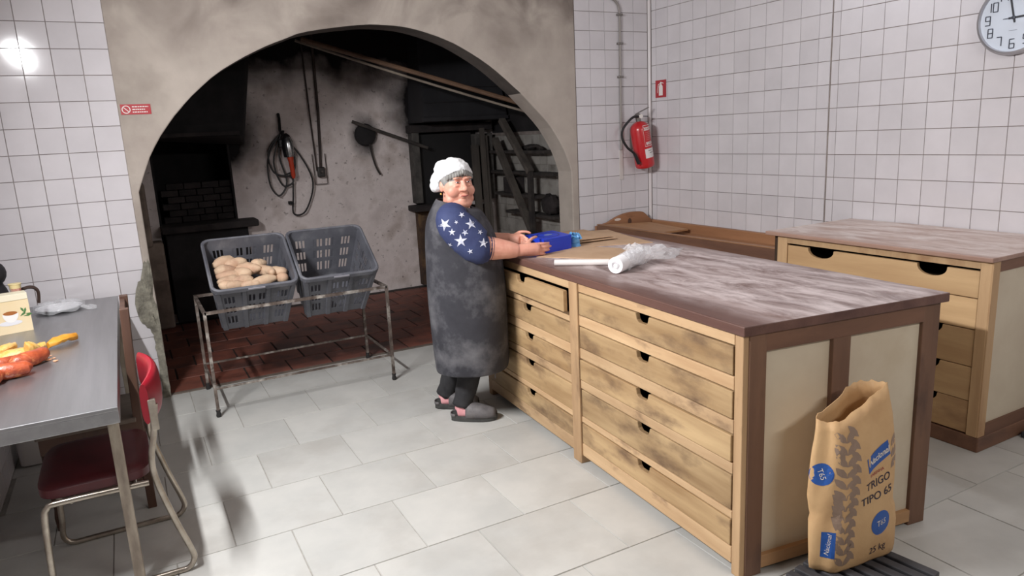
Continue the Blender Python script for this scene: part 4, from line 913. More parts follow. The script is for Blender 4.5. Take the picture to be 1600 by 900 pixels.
# cardboard sheets
M_CARD = mat('brown_cardboard', L(190, 158, 128), L(176, 144, 114), scale=5, rough=.8)
def sheet(name, pts, z, th, label, curl=0, grp=None):
    c = sum((Vector(p) for p in pts), Vector((0, 0, 0)))/len(pts); n_ = 12
    b = B(); A_, B_, C_, D_ = [Vector(p) for p in pts]
    G = [[(A_.lerp(B_, i/n_)).lerp(D_.lerp(C_, i/n_), j/n_) for j in range(n_+1)] for i in range(n_+1)]
    for i in range(n_+1):
        for j in range(n_+1):
            G[i][j] = G[i][j] + zv*(z-BZ+curl*((j/n_)**3)*abs(math.sin(2.2*i/n_+.4)) + .0004)
    V = [[b.bm.verts.new(p) for p in r_] for r_ in G]
    for i in range(n_):
        for j in range(n_): b.bm.faces.new((V[i][j], V[i+1][j], V[i+1][j+1], V[i][j+1]))
    r_ = bmesh.ops.extrude_face_region(b.bm, geom=b.bm.faces[:])
    for v in [g for g in r_['geom'] if isinstance(g, bmesh.types.BMVert)]: v.co.z += th
    return single(name, b, M_CARD, label, 'cardboard', grp)
sheet('cardboard_sheet', [bp(1.26, .40), bp(1.42, .66), bp(1.86, .42), bp(1.63, .09)], BZ, .004, 'flat brown cardboard sheet lying under the blue box', .0)
sheet('cardboard_sheet', [bp(1.75, .46), bp(1.62, .84), bp(2.20, .92), bp(2.20, .46)], BZ, .004, 'lowest brown cardboard sheet of the pile behind the blue box', .012)
sheet('cardboard_sheet', [bp(1.84, .47), bp(1.84, .74), bp(2.19, .76), bp(2.19, .47)], BZ+.012, .004, 'middle brown cardboard sheet of the pile behind the blue box', .01)
sheet('cardboard_sheet', [bp(1.86, .48), bp(1.86, .73), bp(2.21, .74), bp(2.21, .48)], BZ+.022, .004, 'topmost brown cardboard sheet of the pile behind the blue box', .004)
# paper tube
a_, c2 = bp(1.345, .045)+zv*.0165, bp(1.185, .262)+zv*.0165
single('paper_roll', B().tube([a_, c2], .016, 18), mat('white_paper', L(214, 208, 204), rough=.6), 'slim roll of white paper at the edge of the workbench', 'paper', smooth=True)
# film roll in a crumpled bag
t = thing('film_roll', 'fat white roll in crumpled clear wrapping on the workbench', 'roll', bp(1.03, .28))
ra, rb_ = bp(.985, .165)+zv*.040, bp(1.13, .39)+zv*.040; ax_ = (rb_-ra).normalized()
obj('roll', B().lathe(ra, [(.018, .002), (.037, 0), (.039, .003), (.039, (rb_-ra).length)], 28, ax_), mat('white_roll', L(236, 234, 236), rough=.45), t, smooth=True)
obj('core', B().lathe(ra, [(.018, -.001), (.018, .01), (.013, .01), (.013, -.001)], 20, ax_, cap=False), mat('roll_core', L(176, 174, 176), rough=.6), t, smooth=True)
M_WRAP = mat('crinkled_wrap', (.93, .93, .95, 1), rough=.15, alpha=.42, spec=.9, bump=.9, bscale=30)
side = ax_.cross(zv).normalized(); rings = []
for k in range(15):
    u = k/14; c = ra.lerp(rb_, .25+1.05*u); r = .043+.012*max(0, u-.6)
    rings.append([c + (side*math.cos(a)+zv*math.sin(a))*(r+.004*math.sin(5*a+9*u)+random.uniform(-.002, .003)) for a in [2*PI*i/26 for i in range(26)]])
for r_ in rings:
    for i, p in enumerate(r_): r_[i] = Vector((p.x, p.y, max(p.z, BZ+.001)))
obj('wrapping', B().loft(rings, cap=False), M_WRAP, t)
def crumple(pts4, h, n_, name, parent, seed, mat_):
    rnd = random.Random(seed); A_, B_, C_, D_ = [Vector(p) for p in pts4]; b = B(); V = []
    for i in range(n_+1):
        row = []
        for j in range(n_+1):
            u, v = i/n_, j/n_; p = A_.lerp(B_, u).lerp(D_.lerp(C_, u), v); ed = math.sin(PI*u)*math.sin(PI*v)
            row.append(b.bm.verts.new(p + Vector((rnd.uniform(-.012, .012), rnd.uniform(-.012, .012), .002+h*ed*rnd.uniform(.35, 1.2)))))
        V.append(row)
    for i in range(n_):
        for j in range(n_): b.bm.faces.new((V[i][j], V[i+1][j], V[i+1][j+1], V[i][j+1]))
    return obj(name, b, mat_, parent)
crumple([bp(1.22, .44), bp(1.13, .62), bp(1.36, .84), bp(1.56, .70)], .045, 9, 'wrapping_tail', t, 5, M_WRAP)
crumple([bp(1.36, .50), bp(1.30, .60), bp(1.50, .68), bp(1.58, .58)], .05, 8, 'wrapping_tail', t, 6, M_WRAP)
b = B()
rnd = random.Random(3); cg = bp(1.80, .43)
t = thing('blue_glove', 'crumpled light blue disposable glove behind the blue box', 'glove', cg)
b = B().ell(cg+zv*.030, (.030, .024, .030), 12, 8)
for v in b.bm.verts: v.co += Vector((rnd.uniform(-.006, .006), rnd.uniform(-.006, .006), rnd.uniform(-.005, .005)))
M_GLOVE = mat('blue_nitrile', L(104, 168, 220), L(84, 150, 208), scale=20, rough=.4)
obj('glove_palm', b, M_GLOVE, t, smooth='all')
for k in range(5):
    a = -1.2+.6*k; obj('glove_finger', B().tube(bez([cg+zv*.04, cg+Vector((.015*math.sin(a), .01, .055)), cg+Vector((.035*math.sin(a), .015, .068+.008*math.cos(a))), cg+Vector((.045*math.sin(a), .0, .062+.022*math.cos(2*a+1)))], 3), .008, 6), M_GLOVE, t, smooth=True)
obj('glove_cuff', B().lathe(cg, [(.036, .001), (.032, .012), (.026, .022)], 12), M_GLOVE, t, smooth=True)

#=================================================================== DOUGH TROUGH
M_TR = wood('trough_wood', L(168, 124, 90), L(138, 98, 70), 'y', rough=.5, c3=L(96, 66, 50), t3=(.6, .75), s3=5)
M_TRX = wood('trough_end_wood', L(158, 112, 80), L(130, 90, 64), 'x', rough=.5, c3=L(96, 66, 50), t3=(.62, .76), s3=5)
t = thing('dough_trough', 'long brown wooden dough trough with rounded end board along the clock wall', 'trough', (-.35, -1.05, 0))
tx0, tx1 = -.655, -.03
obj('front_board', B().prism([(tx0, -2.045, .60), (tx0, -.085, .60), (tx0, -.085, .805), (tx0, -2.045, .822)], (.028, 0, 0)), wood('trough_front', L(128, 92, 70), L(98, 68, 54), 'y', c3=L(70, 50, 44), t3=(.5, .7), s3=3), t, bevel=.004)
obj('front_cap', B().prism([(tx0-.004, -2.045, .822), (tx0-.004, -.085, .805), (tx0+.032, -.085, .805), (tx0+.032, -2.045, .822)], (0, 0, .006)), M_TR, t)
obj('back_board', B().box(tx1-.028, tx1+.018, -2.045, -.085, .58, .79), M_TR, t, bevel=.004)
P = [(tx0, .58), (tx1+.018, .58), (tx1+.018, .79)] + [(-.03-.14*k/6, .79+.042*(1-math.cos(PI*k/6))) for k in range(1, 7)] + [(-.17-.36*k/8, .874+.012*math.sin(PI*k/8)-.062*(k/8)**2.2) for k in range(1, 9)] + [(tx0, .79)]
eb = obj('end_board', B().prism([(x, -.075, z) for x, z in P], (0, .03, 0)), M_TRX, t, bevel=.004)
obj('hand_slot', B().prism([(-.43+.035*math.cos(a), -.0765, .828+.011*math.sin(a)) for a in [2*PI*k/16 for k in range(16)]], (0, .001, 0)), mat('slot_light', L(214, 202, 192), rough=.8), eb)
obj('knot', B().prism([(-.30+.02*math.cos(a), -.0765, .80+.028*math.sin(a)) for a in [2*PI*k/14 for k in range(14)]], (0, .001, 0)), mat('knot_dark', L(84, 56, 42), rough=.7), eb)
obj('end_board', B().box(tx0, tx1+.018, -2.045, -2.02, .58, .80), M_TRX, t)
obj('trough_floor', B().prism([(tx0+.03, -2.02, .67), (tx1-.03, -2.02, .70), (tx1-.03, -.08, .70), (tx0+.03, -.08, .67)], (0, 0, .018)), M_TR, t)
obj('cover_board', B().prism([(-.60, -.75, .775), (-.10, -.60, .745), (-.10, -.11, .762), (-.60, -.11, .79)], (0, 0, .014)), wood('cover_wood', L(190, 146, 104), L(166, 122, 84), 'y'), t)
for x in (tx0+.03, tx1-.06):
    for y in (-.13, -1.98): obj('leg', B().box(x, x+.06, y-.03, y+.03, 0, .60), M_BROWN, t, bevel=.004)

#=================================================================== SECOND WORKBENCH
M_B2F = wood('counter_drawer', L(206, 172, 128), L(178, 142, 102), 'y', c3=L(148, 112, 82), t3=(.56, .76), s3=5, rnd=.06)
M_B2S = wood('counter_frame', L(200, 168, 128), L(172, 138, 102), 'z', c3=L(150, 108, 74), t3=(.58, .76), s3=5)
M_B2T = floured('floured_top', L(172, 140, 124), L(146, 114, 100), L(214, 202, 196), -.42, .5, -.8, .8, .12, .5)
t = thing('drawer_counter', 'wooden drawer counter with half-moon finger notches below the clock', 'counter', (-.4, -2.7, 0))
fx_ = -.765; y0_, y1_ = -3.335, -2.065
obj('worktop', B().box(-.795, -.012, -3.352, -2.045, .932, .955), M_B2T, t, bevel=.005)
obj('plinth', B().box(-.765, -.02, -3.345, -2.07, 0, .075), M_BROWNX, t, bevel=.005)
obj('stile', B().box(fx_, fx_+.03, y0_, -3.285, .075, .932), M_B2S, t, bevel=.003)
obj('stile', B().box(fx_, fx_+.03, -2.185, y1_-.05, .075, .932), M_B2S, t, bevel=.003)
obj('top_rail', B().box(fx_+.001, fx_+.03, -3.285, -2.185, .893, .932), M_B2S, t)
obj('carcass', B().box(-.10, -.02, y0_+.02, y1_, .075, .93).box(-.73, -.02, -2.115, y1_, .075, .93).box(-.70, -.02, y0_+.01, y0_+.02, .075, .93).box(-.73, -.05, y0_+.02, y1_, .075, .085), M_DARKIN, t)
obj('end_post', B().box(fx_+.002, -.705, y0_-.006, y0_+.02, .075, .932), M_B2S, t, bevel=.003)
obj('end_rail', B().box(-.705, -.02, y0_-.004, y0_+.015, .880, .932), M_BROWNX, t)
obj('end_rail', B().box(-.705, -.02, y0_-.006, y0_+.015, .0752, .135), M_BROWNX, t)
obj('end_panel', B().box(-.705, -.02, y0_+.004, y0_+.010, .135, .88), M_CREAM, t)
for z1_, z0_ in ((.880, .752), (.747, .601), (.597, .418), (.414, .247), (.244, .082)):
    P = [(-3.282, z0_), (-2.188, z0_), (-2.188, z1_)]
    for yc, r in ((-2.415, .085), (-3.055, .075)):
        P += [(yc+r*math.cos(a), z1_-.052*math.sin(a)**.8) for a in [PI*k/12 for k in range(13)]]
    P += [(-3.282, z1_)]
    fr = obj('drawer', B().prism([(fx_+.006, y, z) for y, z in P], (.02, 0, 0)), M_B2F, t, bevel=.002)
    obj('drawer_box', B().box(-.735, -.12, -3.26, -3.25, z0_+.01, z1_-.03).box(-.735, -.12, -2.22, -2.21, z0_+.01, z1_-.03).box(-.735, -.12, -3.26, -2.21, z0_+.008, z0_+.014), M_DARKIN, fr)
b = B().box(-.44, -.18, -3.47, -3.40, 0, .06)
single('black_tool', B().beam((-.42, -3.385, .016), (-.12, -3.375, .016), .05, .032), mat('black_rubber', L(44, 46, 50), L(60, 62, 66), scale=14, rough=.6), 'black rubber bar lying on the floor at the counter\'s plinth', 'tool', bevel=.01)

#=================================================================== FLOUR SACK ON PALLET
t = thing('plastic_pallet', 'dark grey slatted plastic pallet under the flour sack', 'pallet', (-2.14, -3.68, 0))
M_PAL = mat('pallet_plastic', L(66, 65, 68), L(50, 49, 52), scale=10, rough=.6)
PA = math.radians(8); pc = Vector((-2.16, -3.725, 0))
def pmap(v): return pc + Matrix.Rotation(PA, 3, 'Z') @ v
for k in range(9):
    x = -.208+.052*k; obj('slat', B().box(x-.017, x+.017, -.165, .165, .052, .075).xf(pmap), M_PAL, t, bevel=.004)
for y in (-.14, 0, .14): obj('bearer', B().box(-.23, .23, y-.022, y+.022, 0, .052).xf(pmap), M_PAL, t, bevel=.004)
SA, SB_, SC_, SD = Vector((-2.285, -3.60, 0)), Vector((-2.205, -3.69, 0)), Vector((-1.925, -3.705, 0)), Vector((-1.985, -3.545, 0))
def sack_ring(z, sc=1.0):
    """rounded quadrilateral"""
    Q = [SA, SB_, SC_, SD]; c = sum(Q, Vector())/4; out = []
    for i in range(4):
        p0, p1, p2 = Q[i-1], Q[i], Q[(i+1) % 4]; r = .26
        a, e = p1.lerp(p0, r), p1.lerp(p2, r)
        for k in range(5):
            u = k/5; out.append((a*(1-u)**2 + p1*2*u*(1-u) + e*u*u))
        nx = Q[(i+2) % 4]; e2_ = p2.lerp(p1, r)
        for k in range(5): out.append(e.lerp(e2_, k/5))
    return [c + (p-c)*sc for p in out]
rows = [.076, .085, .11, .16, .21, .26, .285, .31, .36, .42, .48, .53, .57, .61, .65]
scl = [.90, .97, 1.0, 1.015, 1.025, 1.01, .965, .985, 1.005, .99, .985, .975, .965, .955, .95]
rnd = random.Random(12); NS = len(sack_ring(0)); ph = [rnd.uniform(0, 6) for _ in range(4)]
rings = []
for ri, (z, s) in enumerate(zip(rows, scl)):
    R0 = sack_ring(z, s*1.04); c = sum(R0, Vector())/NS; row = []
    for i, p in enumerate(R0):
        a = 2*PI*i/NS; w_ = .006*math.sin(3*a+ph[0]+9*z)+.004*math.sin(7*a+ph[1]-14*z)+rnd.uniform(-.0015, .0015)
        p = p + (p-c).normalized()*w_
        zz = z
        if ri >= 10:   # torn, rising towards the back right
            f = (ri-9)/5; rise = .075*((p - SA).dot((SD-SA).normalized())/.33) - .010
            dip = -.03*math.exp(-((p-SB_).length/.12)**2)
            zz = z + f*(rise+dip) + (rnd.uniform(-.006, .006) if ri == 14 else 0)
            axm = (SC_.lerp(SD, .5)-SA).normalized(); pr = Vector((axm.y, -axm.x, 0)); mid_ = SA.lerp(SC_.lerp(SD, .5), .5); p = p - pr*((p-mid_).dot(pr))*.38*f*f - axm*.035*f*max(0, (p-mid_).dot(axm)/.15)
        row.append(Vector((p.x, p.y, zz)))
    rings.append(row)
b = B().loft(rings, cap=False); b.bm.faces.new([b.bm.verts.new(p) for p in rings[0]][::-1])
bmesh.ops.remove_doubles(b.bm, verts=b.bm.verts, dist=.0003)
bvh = BVHTree.FromBMesh(b.bm)
M_KRAFT = mat('kraft_paper', L(204, 168, 122), L(190, 152, 108), scale=6, rough=.65, bump=.25, bscale=14)
sk = thing('flour_sack', 'torn-open brown paper flour sack with blue print on the pallet', 'sack', (-2.06, -3.62, .076))
so = obj('paper_bag', b, M_KRAFT, sk, smooth='all', solid=.0025)
def decal(name, bm_b, P0, P1, u0, z0, material, rot=0, off=.0022, mirror=False):
    """bm_b: flat mesh in XY; laid on the sack on the side from P0 to P1, centred u0 along it at height z0"""
    miss = False; d = (P1-P0).normalized(); nrm = Vector((d.y, -d.x, 0)); cr, sr = math.cos(rot), math.sin(rot)
    bmesh.ops.triangulate(bm_b.bm, faces=bm_b.bm.faces[:])
    for _ in range(2):
        lg = [e for e in bm_b.bm.edges if e.calc_length() > .02]
        if lg: bmesh.ops.subdivide_edges(bm_b.bm, edges=lg, cuts=1); bmesh.ops.triangulate(bm_b.bm, faces=bm_b.bm.faces[:])
    for v in bm_b.bm.verts:
        x, y = v.co.x*cr - v.co.y*sr, v.co.x*sr + v.co.y*cr
        p = P0 + d*(u0+x) + Vector((0, 0, z0+y)) + nrm*.25
        h = bvh.ray_cast(p, -nrm)
        miss = miss or h[0] is None; v.co = (h[0]+nrm*off) if h[0] is not None else p - nrm*.25
    if miss and name == 'wheat_leaf': bm_b.bm.free(); return None
    return obj(name, bm_b, material, so)
M_PBLUE = mat('sack_blue', L(38, 84, 158), rough=.5); M_PDARK = mat('sack_ink', L(48, 42, 58), rough=.6); M_PGREY = mat('sack_leaf_ink', L(142, 120, 104), rough=.65); M_PRED = mat('sack_red', L(160, 60, 60), rough=.6); M_PWHITE = mat('sack_white', L(214, 206, 200), rough=.6)
LBC = (SC_-SB_).length; U0 = .140
def flat_disc(r, n_=24): return B().poly([(r*math.cos(2*PI*k/n_), r*math.sin(2*PI*k/n_), 0) for k in range(n_)])
TS = math.radians(11)
decal('brand_flag', B().poly([(-.062, -.03, 0), (.058, -.022, 0), (.062, .032, 0), (-.058, .026, 0)]), SB_, SC_, U0+.01, .475, M_PBLUE, TS+.12)
decal('brand_name', text_mesh('Nacional', .031, .35, bold=.0008), SB_, SC_, U0+.01, .476, M_PWHITE, TS+.12, .0032)
decal('product_line', text_mesh('FARINHA', .017), SB_, SC_, U0+.005, .421, M_PRED, TS, .0025)
decal('product_name', text_mesh('TRIGO', .040, .12, bold=.0004), SB_, SC_, U0+.01, .385, M_PDARK, TS, .0025)
decal('type_text', text_mesh('TIPO 65', .043, 0, bold=.0004), SB_, SC_, U0+.01, .333, M_PDARK, TS, .0025)
decal('badge', flat_disc(.046), SB_, SC_, U0+.035, .225, M_PBLUE, 0)
decal('badge_text', text_mesh('T65', .030, .1), SB_, SC_, U0+.035, .226, M_PWHITE, TS*.6, .0032)
decal('weight_text', text_mesh('25 kg', .036, .1), SB_, SC_, U0+.03, .125, M_PDARK, TS*.6, .0025)
decal('side_badge', flat_disc(.040), SA, SB_, .045, .44, M_PBLUE, 0)
decal('side_badge_text', text_mesh('T65', .026), SA, SB_, .045, .44, M_PWHITE, -1.2, .0032)
decal('side_flag', B().poly([(-.026, -.045, 0), (.02, -.05, 0), (.026, .045, 0), (-.02, .05, 0)]), SA, SB_, .075, .185, M_PBLUE, .05)
decal('side_brand', text_mesh('Nacional', .022, .3), SA, SB_, .075, .185, M_PWHITE, 1.45, .0032)
def leaf(): return B().poly([(0, -.027, 0), (.010, -.012, 0), (.012, .006, 0), (.005, .022, 0), (0, .029, 0), (-.005, .022, 0), (-.012, .006, 0), (-.010, -.012, 0)])
for col_u, zz0, seg in ((.012, .12, 'R'), (.062, .135, 'R')):
    for k in range(12 if seg == 'R' else 1):
        z = zz0 + .041*k
        if z > .60: break
        for sgn in (-1, 1):
            if seg == 'R':
                if col_u > .05 and sgn > 0: continue
                decal('wheat_leaf', leaf(), SB_, SC_, col_u + sgn*.018, z, M_PGREY, -sgn*.75, .002)
for k in range(10):
    z = .14+.042*k
    if .39 < z < .49: continue
    if z < .24 and k % 2 == 0: continue
    decal('wheat_leaf', leaf(), SA, SB_, .10, z, M_PGREY, .7, .002)
for k in range(7): decal('wheat_leaf', leaf(), SB_, SC_, LBC-.05, .44+.04*k, M_PGREY, -.6, .002)
#=================================================================== THE WOMAN
M_SKIN = mat('skin', L(222, 164, 142), L(208, 144, 124), scale=14, rough=.5, sss=.12, bump=.06, bscale=90)
M_TAB = mat('dusty_black_tabard', L(44, 44, 50), L(54, 54, 60), scale=9, rough=.85, c3=L(118, 117, 120), s3=4.5, t3=(.50, .84), bump=.25, bscale=16)
M_SHIRT = mat('navy_shirt', L(38, 46, 84), L(52, 62, 100), scale=6, rough=.8, bump=.3, bscale=22)
M_TROUS = mat('black_trousers', L(34, 33, 36), L(48, 48, 50), scale=14, rough=.85, bump=.3)
M_CAP = mat('white_cotton', L(226, 226, 226), L(214, 214, 216), scale=10, rough=.85, bump=.3, bscale=28)
M_HAIR = mat('grey_hair', L(150, 148, 144), L(110, 108, 104), scale=60, stretch=(1, 1, .2), rough=.6, bump=.5, bscale=80)
wo = thing('person', 'older woman in white cap, star-print navy sleeves and dusty black tabard at the workbench', 'person', (-2.60, -1.45, 0))
Fd = Vector((.902, -.431, 0)); Rd = Vector((-.431, -.902, 0)); Z_ = Vector((0, 0, 1))
H0 = Vector((-2.598, -1.545, 1.362)); HF = Vector((.02, -1, -.02)).normalized(); HR = HF.cross(Z_).normalized(); HU = HR.cross(HF).normalized()
HM = Matrix((HR, HF, HU)).transposed()
def hd(x, y, z): return H0 + HR*x + HF*y + HU*z
def remesh(o, vox, sm=4, fac=.5):
    md = o.modifiers.new('remesh', 'REMESH'); md.mode = 'VOXEL'; md.voxel_size = vox; md.use_smooth_shade = True
    if sm: md = o.modifiers.new('smooth', 'SMOOTH'); md.iterations = sm; md.factor = fac
b = B()
def hell(c, r, n=18, m=12): b.ell(hd(*c), r, n, m, HM)
hell((0, -.012, .018), (.082, .098, .104), 24, 16); hell((0, .026, -.022), (.080, .066, .088), 24, 16); hell((0, .030, -.062), (.078, .056, .050))
for s in (-1, 1):
    hell((s*.040, .060, -.038), (.040, .030, .038)); hell((s*.030, .084, .030), (.026, .012, .008)); hell((s*.014, .100, -.030), (.010, .010, .008)); hell((s*.084, -.004, -.014), (.011, .018, .030)); hell((s*.032, .083, -.008), (.018, .010, .006))
    hell((s*.050, .038, -.082), (.032, .032, .030))
hell((0, .072, -.088), (.028, .022, .020)); hell((0, .040, -.106), (.068, .054, .034)); hell((0, .088, -.064), (.026, .012, .012))
b.tube([hd(0, .088, .018), hd(0, .100, -.008), hd(0, .111, -.024)], [.010, .012, .0165], 12); hell((0, .112, -.026), (.0165, .014, .013))
hell((0, .0965, -.0585), (.021, .007, .0045)); hell((0, .094, -.069), (.018, .008, .0055))
nb = Vector((-2.595, -1.525, 1.19)); b.tube([hd(0, -.012, -.04), hd(0, -.014, -.10), nb, nb-Z_*.08], [.066, .070, .080, .10], 18)
# trunk and legs (under the clothes)
TC = Vector((-2.565, -1.53, 0))
b.ell(TC+Z_*1.0, (.17, .18, .22), 18, 12, Matrix.Rotation(-.445, 3, 'Z')); b.ell(TC+Z_*.75, (.185, .19, .20), 18, 12, Matrix.Rotation(-.445, 3, 'Z'))
LEGS = [([(-2.555, -1.535, .68), (-2.565, -1.535, .42), (-2.585, -1.525, .26), (-2.625, -1.505, .10), (-2.632, -1.508, .05)], Vector((.21, -.16, 0)).normalized(), Vector((-2.685, -1.472, 0))),
        ([(-2.575, -1.42, .68), (-2.58, -1.38, .42), (-2.592, -1.335, .26), (-2.628, -1.275, .10), (-2.635, -1.272, .05)], Vector((.21, -.15, 0)).normalized(), Vector((-2.690, -1.240, 0)))]
for pts, fdir, heel in LEGS:
    b.tube(pts, [.09, .058, .050, .038, .034], 14)
    b.tube([heel+fdir*.045+Z_*.055, heel+fdir*.12+Z_*.05, heel+fdir*.20+Z_*.042, heel+fdir*.235+Z_*.04], [.034, .036, .034, .022], 12)
# arms
SH, EL, WR = Vector((-2.665, -1.65, 1.16)), Vector((-2.575, -1.735, 1.03)), Vector((-2.372, -1.783, .994))
b.tube([SH, SH.lerp(EL, .5)+Vector((-.012, -.01, 0)), EL, EL.lerp(WR, .35), EL.lerp(WR, .8), WR], [.070, .074, .068, .062, .048, .038], 16)
LS, LE, LW = Vector((-2.51, -1.385, 1.15)), Vector((-2.43, -1.42, 1.01)), Vector((-2.285, -1.545, 1.022))
b.tube([LS, LS.lerp(LE, .5), LE, LE.lerp(LW, .4), LW], [.062, .062, .056, .048, .034], 16)
# right hand (towards the camera), on the box's front and side
def finger(pts, r): b.tube(bez(pts, 3), [r*(1.08-.28*i/(3*(len(pts)-1))) for i in range(3*(len(pts)-1)+1)], 10); b.ell(pts[-1], r*.8, 10, 8)
b.tube([WR, WR+Vector((.035, -.006, 0)), Vector((-2.30, -1.793, .992)), Vector((-2.262, -1.796, .990)), Vector((-2.248, -1.796, .989))], [.033, .034, .036, .036, .030], 14)
for z_, k0, l in ((1.018, -2.255, .086), (.999, -2.250, .094), (.980, -2.252, .084), (.962, -2.260, .064)):
    finger([(k0-.012, -1.797, z_), (k0+l*.40, -1.806, z_-.001), (k0+l*.72, -1.796, z_-.004), (k0+l, -1.778, z_-.006)], .0082)
finger([(-2.325, -1.785, 1.012), (-2.29, -1.770, 1.032), (-2.255, -1.752, 1.044), (-2.222, -1.735, 1.046)], .0105)
# left hand at the box's far side
LD = Vector((.50, -.86, -.02)).normalized(); KN = LW + LD*.075
b.tube([LW, LW+LD*.03, LW+LD*.06, KN], [.031, .033, .034, .028], 14)
for z_, l in ((.030, .072), (.012, .08), (-.006, .074), (-.022, .06)):
    p0 = KN + Z_*z_*.9 - LD*.01; finger([p0, p0+LD*l*.4+Vector((-.004, 0, -.004)), p0+Vector((.12, -.99, 0))*l*.75+Vector((-.002, 0, -.010)), p0+Vector((.16, -.98, 0))*l+Vector((.002, 0, -.018))], .0088)
p0 = LW+LD*.03+Z_*.022; finger([p0, p0+Vector((.03, -.01, .016)), p0+Vector((.055, -.03, .018)), p0+Vector((.078, -.045, .010))], .0098)
body = obj('body', b, M_SKIN, wo, smooth='all'); remesh(body, .0042, 5, .5)
# face details
M_EYEW = mat('eye_white', L(214, 200, 194), rough=.25); M_IRIS = mat('eye_iris', L(52, 42, 40), rough=.2); M_LIP = mat('lips', L(186, 108, 100), rough=.45); M_BROW = mat('brow_hair', L(150, 128, 114), rough=.7); M_LID = mat('eyelid_crease', L(150, 96, 82), rough=.6)
for s in (-1, 1):
    e = obj('eye', B().ell(hd(s*.031, .0865, .010), (.0125, .008, .0052), 14, 8, HM), M_EYEW, wo, smooth='all')
    obj('iris', B().ell(hd(s*.031+.001, .0925, .010), (.0052, .0030, .0048), 12, 8, HM), M_IRIS, e, smooth='all')
    obj('upper_lid', B().tube([hd(s*.031+dx, .0925-abs(dx)*.3, .0152-abs(dx)*.22) for dx in (-.015, -.008, 0, .008, .015)], [.0012, .0024, .0028, .0024, .0012], 8), M_LID, wo, smooth='all')
    obj('eyebrow', B().tube([hd(s*.031+s*dx, .0965-abs(dx)*.5, .033-abs(dx)*.25) for dx in (-.018, -.008, 0, .010, .022)], [.0012, .0026, .0028, .0024, .0010], 8), M_BROW, wo, smooth='all')
    obj('cheek_fold', B().tube([hd(s*.020, .0985, -.036), hd(s*.028, .094, -.048), hd(s*.033, .0875, -.062)], [.0008, .0016, .0008], 6), M_LID, wo, smooth='all')
obj('lips', B().tube([hd(x, .1025-abs(x)*.22, -.0635+abs(x)*.12) for x in (-.024, -.014, -.005, .005, .014, .024)], [.001, .0038, .0046, .0046, .0038, .001], 8), M_LIP, wo, smooth='all')
obj('mouth_line', B().tube([hd(x, .1068-abs(x)*.28, -.0632+abs(x)*.14) for x in (-.024, -.012, 0, .012, .024)], [.0006, .0012, .0012, .0012, .0006], 6), mat('mouth_shadow', L(126, 66, 62), rough=.6), wo)
obj('earring', B().ell(hd(.092, .002, -.052), .006, 10, 8), mat('gold', L(196, 160, 90), rough=.3, metal=.8), wo, smooth='all')
# hair and cap
b = B(); b.ell(hd(0, -.016, .020), (.0875, .100, .108), 28, 20, HM)
geom = b.bm.verts[:]+b.bm.edges[:]+b.bm.faces[:]
bmesh.ops.bisect_plane(b.bm, geom=geom, plane_co=hd(0, .0, -.055), plane_no=HU*1.0+HF*.75, clear_inner=True)
obj('hair', b, M_HAIR, wo, smooth='all', solid=.004)
b = B()
for x in [i*.011-.066 for i in range(13)]:       # fringe of hair under the band
    b.tube([hd(x, .088-abs(x)**2*9, .074-abs(x)*.38), hd(x*1.06, .0935-abs(x)**2*9.5, .058-abs(x)*.42), hd(x*1.10, .092-abs(x)**2*10, .048-abs(x)*.45)], [.010, .009, .004], 8)
obj('fringe', b, M_HAIR, wo, smooth='all')
b = B(); b.ell(hd(.0, -.014, .034), (.0945, .110, .102), 32, 24, HM)
geom = b.bm.verts[:]+b.bm.edges[:]+b.bm.faces[:]
bmesh.ops.bisect_plane(b.bm, geom=geom, plane_co=hd(0, .072, .062), plane_no=(HU*.87+HF*-.50), clear_inner=True)
ed = [e for e in b.bm.edges if e.is_boundary]; bmesh.ops.holes_fill(b.bm, edges=ed)
b.ell(hd(.050, -.092, .010), (.056, .054, .058), 18, 12, HM); b.ell(hd(.0, -.092, .03), (.06, .045, .06), 18, 12, HM); b.ell(hd(.070, -.105, -.022), (.036, .036, .032), 14, 10, HM); b.ell(hd(.02, -.07, .075), (.07, .06, .05), 18, 12, HM)
cap = obj('cap', b, M_CAP, wo, smooth='all'); remesh(cap, .006, 6, .5)
tx = bpy.data.textures.new('cloth_folds', 'CLOUDS'); tx.noise_scale = .03
md = cap.modifiers.new('folds', 'DISPLACE'); md.texture = tx; md.strength = .013; md.mid_level = .5
# tabard
def oval(c, a, b_, z, n=40, fold=0, e=.9):
    P = []
    for k in range(n):
        t_ = 2*PI*k/n; cs, sn = math.cos(t_), math.sin(t_); sg = lambda v: (abs(v)**e)*(1 if v >= 0 else -1)
        f = 1 + fold*(.6*math.sin(5*t_+1)+.4*math.sin(9*t_+2.3)); P.append(Vector((c[0], c[1], z)) + Fd*a*sg(cs)*f + Rd*b_*sg(sn)*f)
    return P
TAB = [((-2.562, -1.528), .204, .207, .315, .018), ((-2.562, -1.53), .208, .210, .34, .016), ((-2.564, -1.53), .213, .213, .45, .014), ((-2.566, -1.53), .217, .214, .62, .008), ((-2.568, -1.53), .219, .213, .78, .006), ((-2.57, -1.53), .212, .208, .92, .006),
       ((-2.580, -1.53), .200, .204, 1.03, .005), ((-2.592, -1.53), .184, .204, 1.105, .004), ((-2.602, -1.53), .164, .200, 1.165, .002), ((-2.606, -1.53), .140, .172, 1.210, 0), ((-2.608, -1.528), .112, .126, 1.240, 0), ((-2.608, -1.526), .092, .098, 1.258, 0)]
rings = [oval(c, a, b_, z, 44, fo) for c, a, b_, z, fo in TAB]
for i, p in enumerate(rings[-1]):   # V neckline: front dips, nape rises
    fr = (p-Vector((-2.606, -1.526, 0))).dot(Fd)/.088; p.z += -.035*max(0, fr)+.025*max(0, -fr)
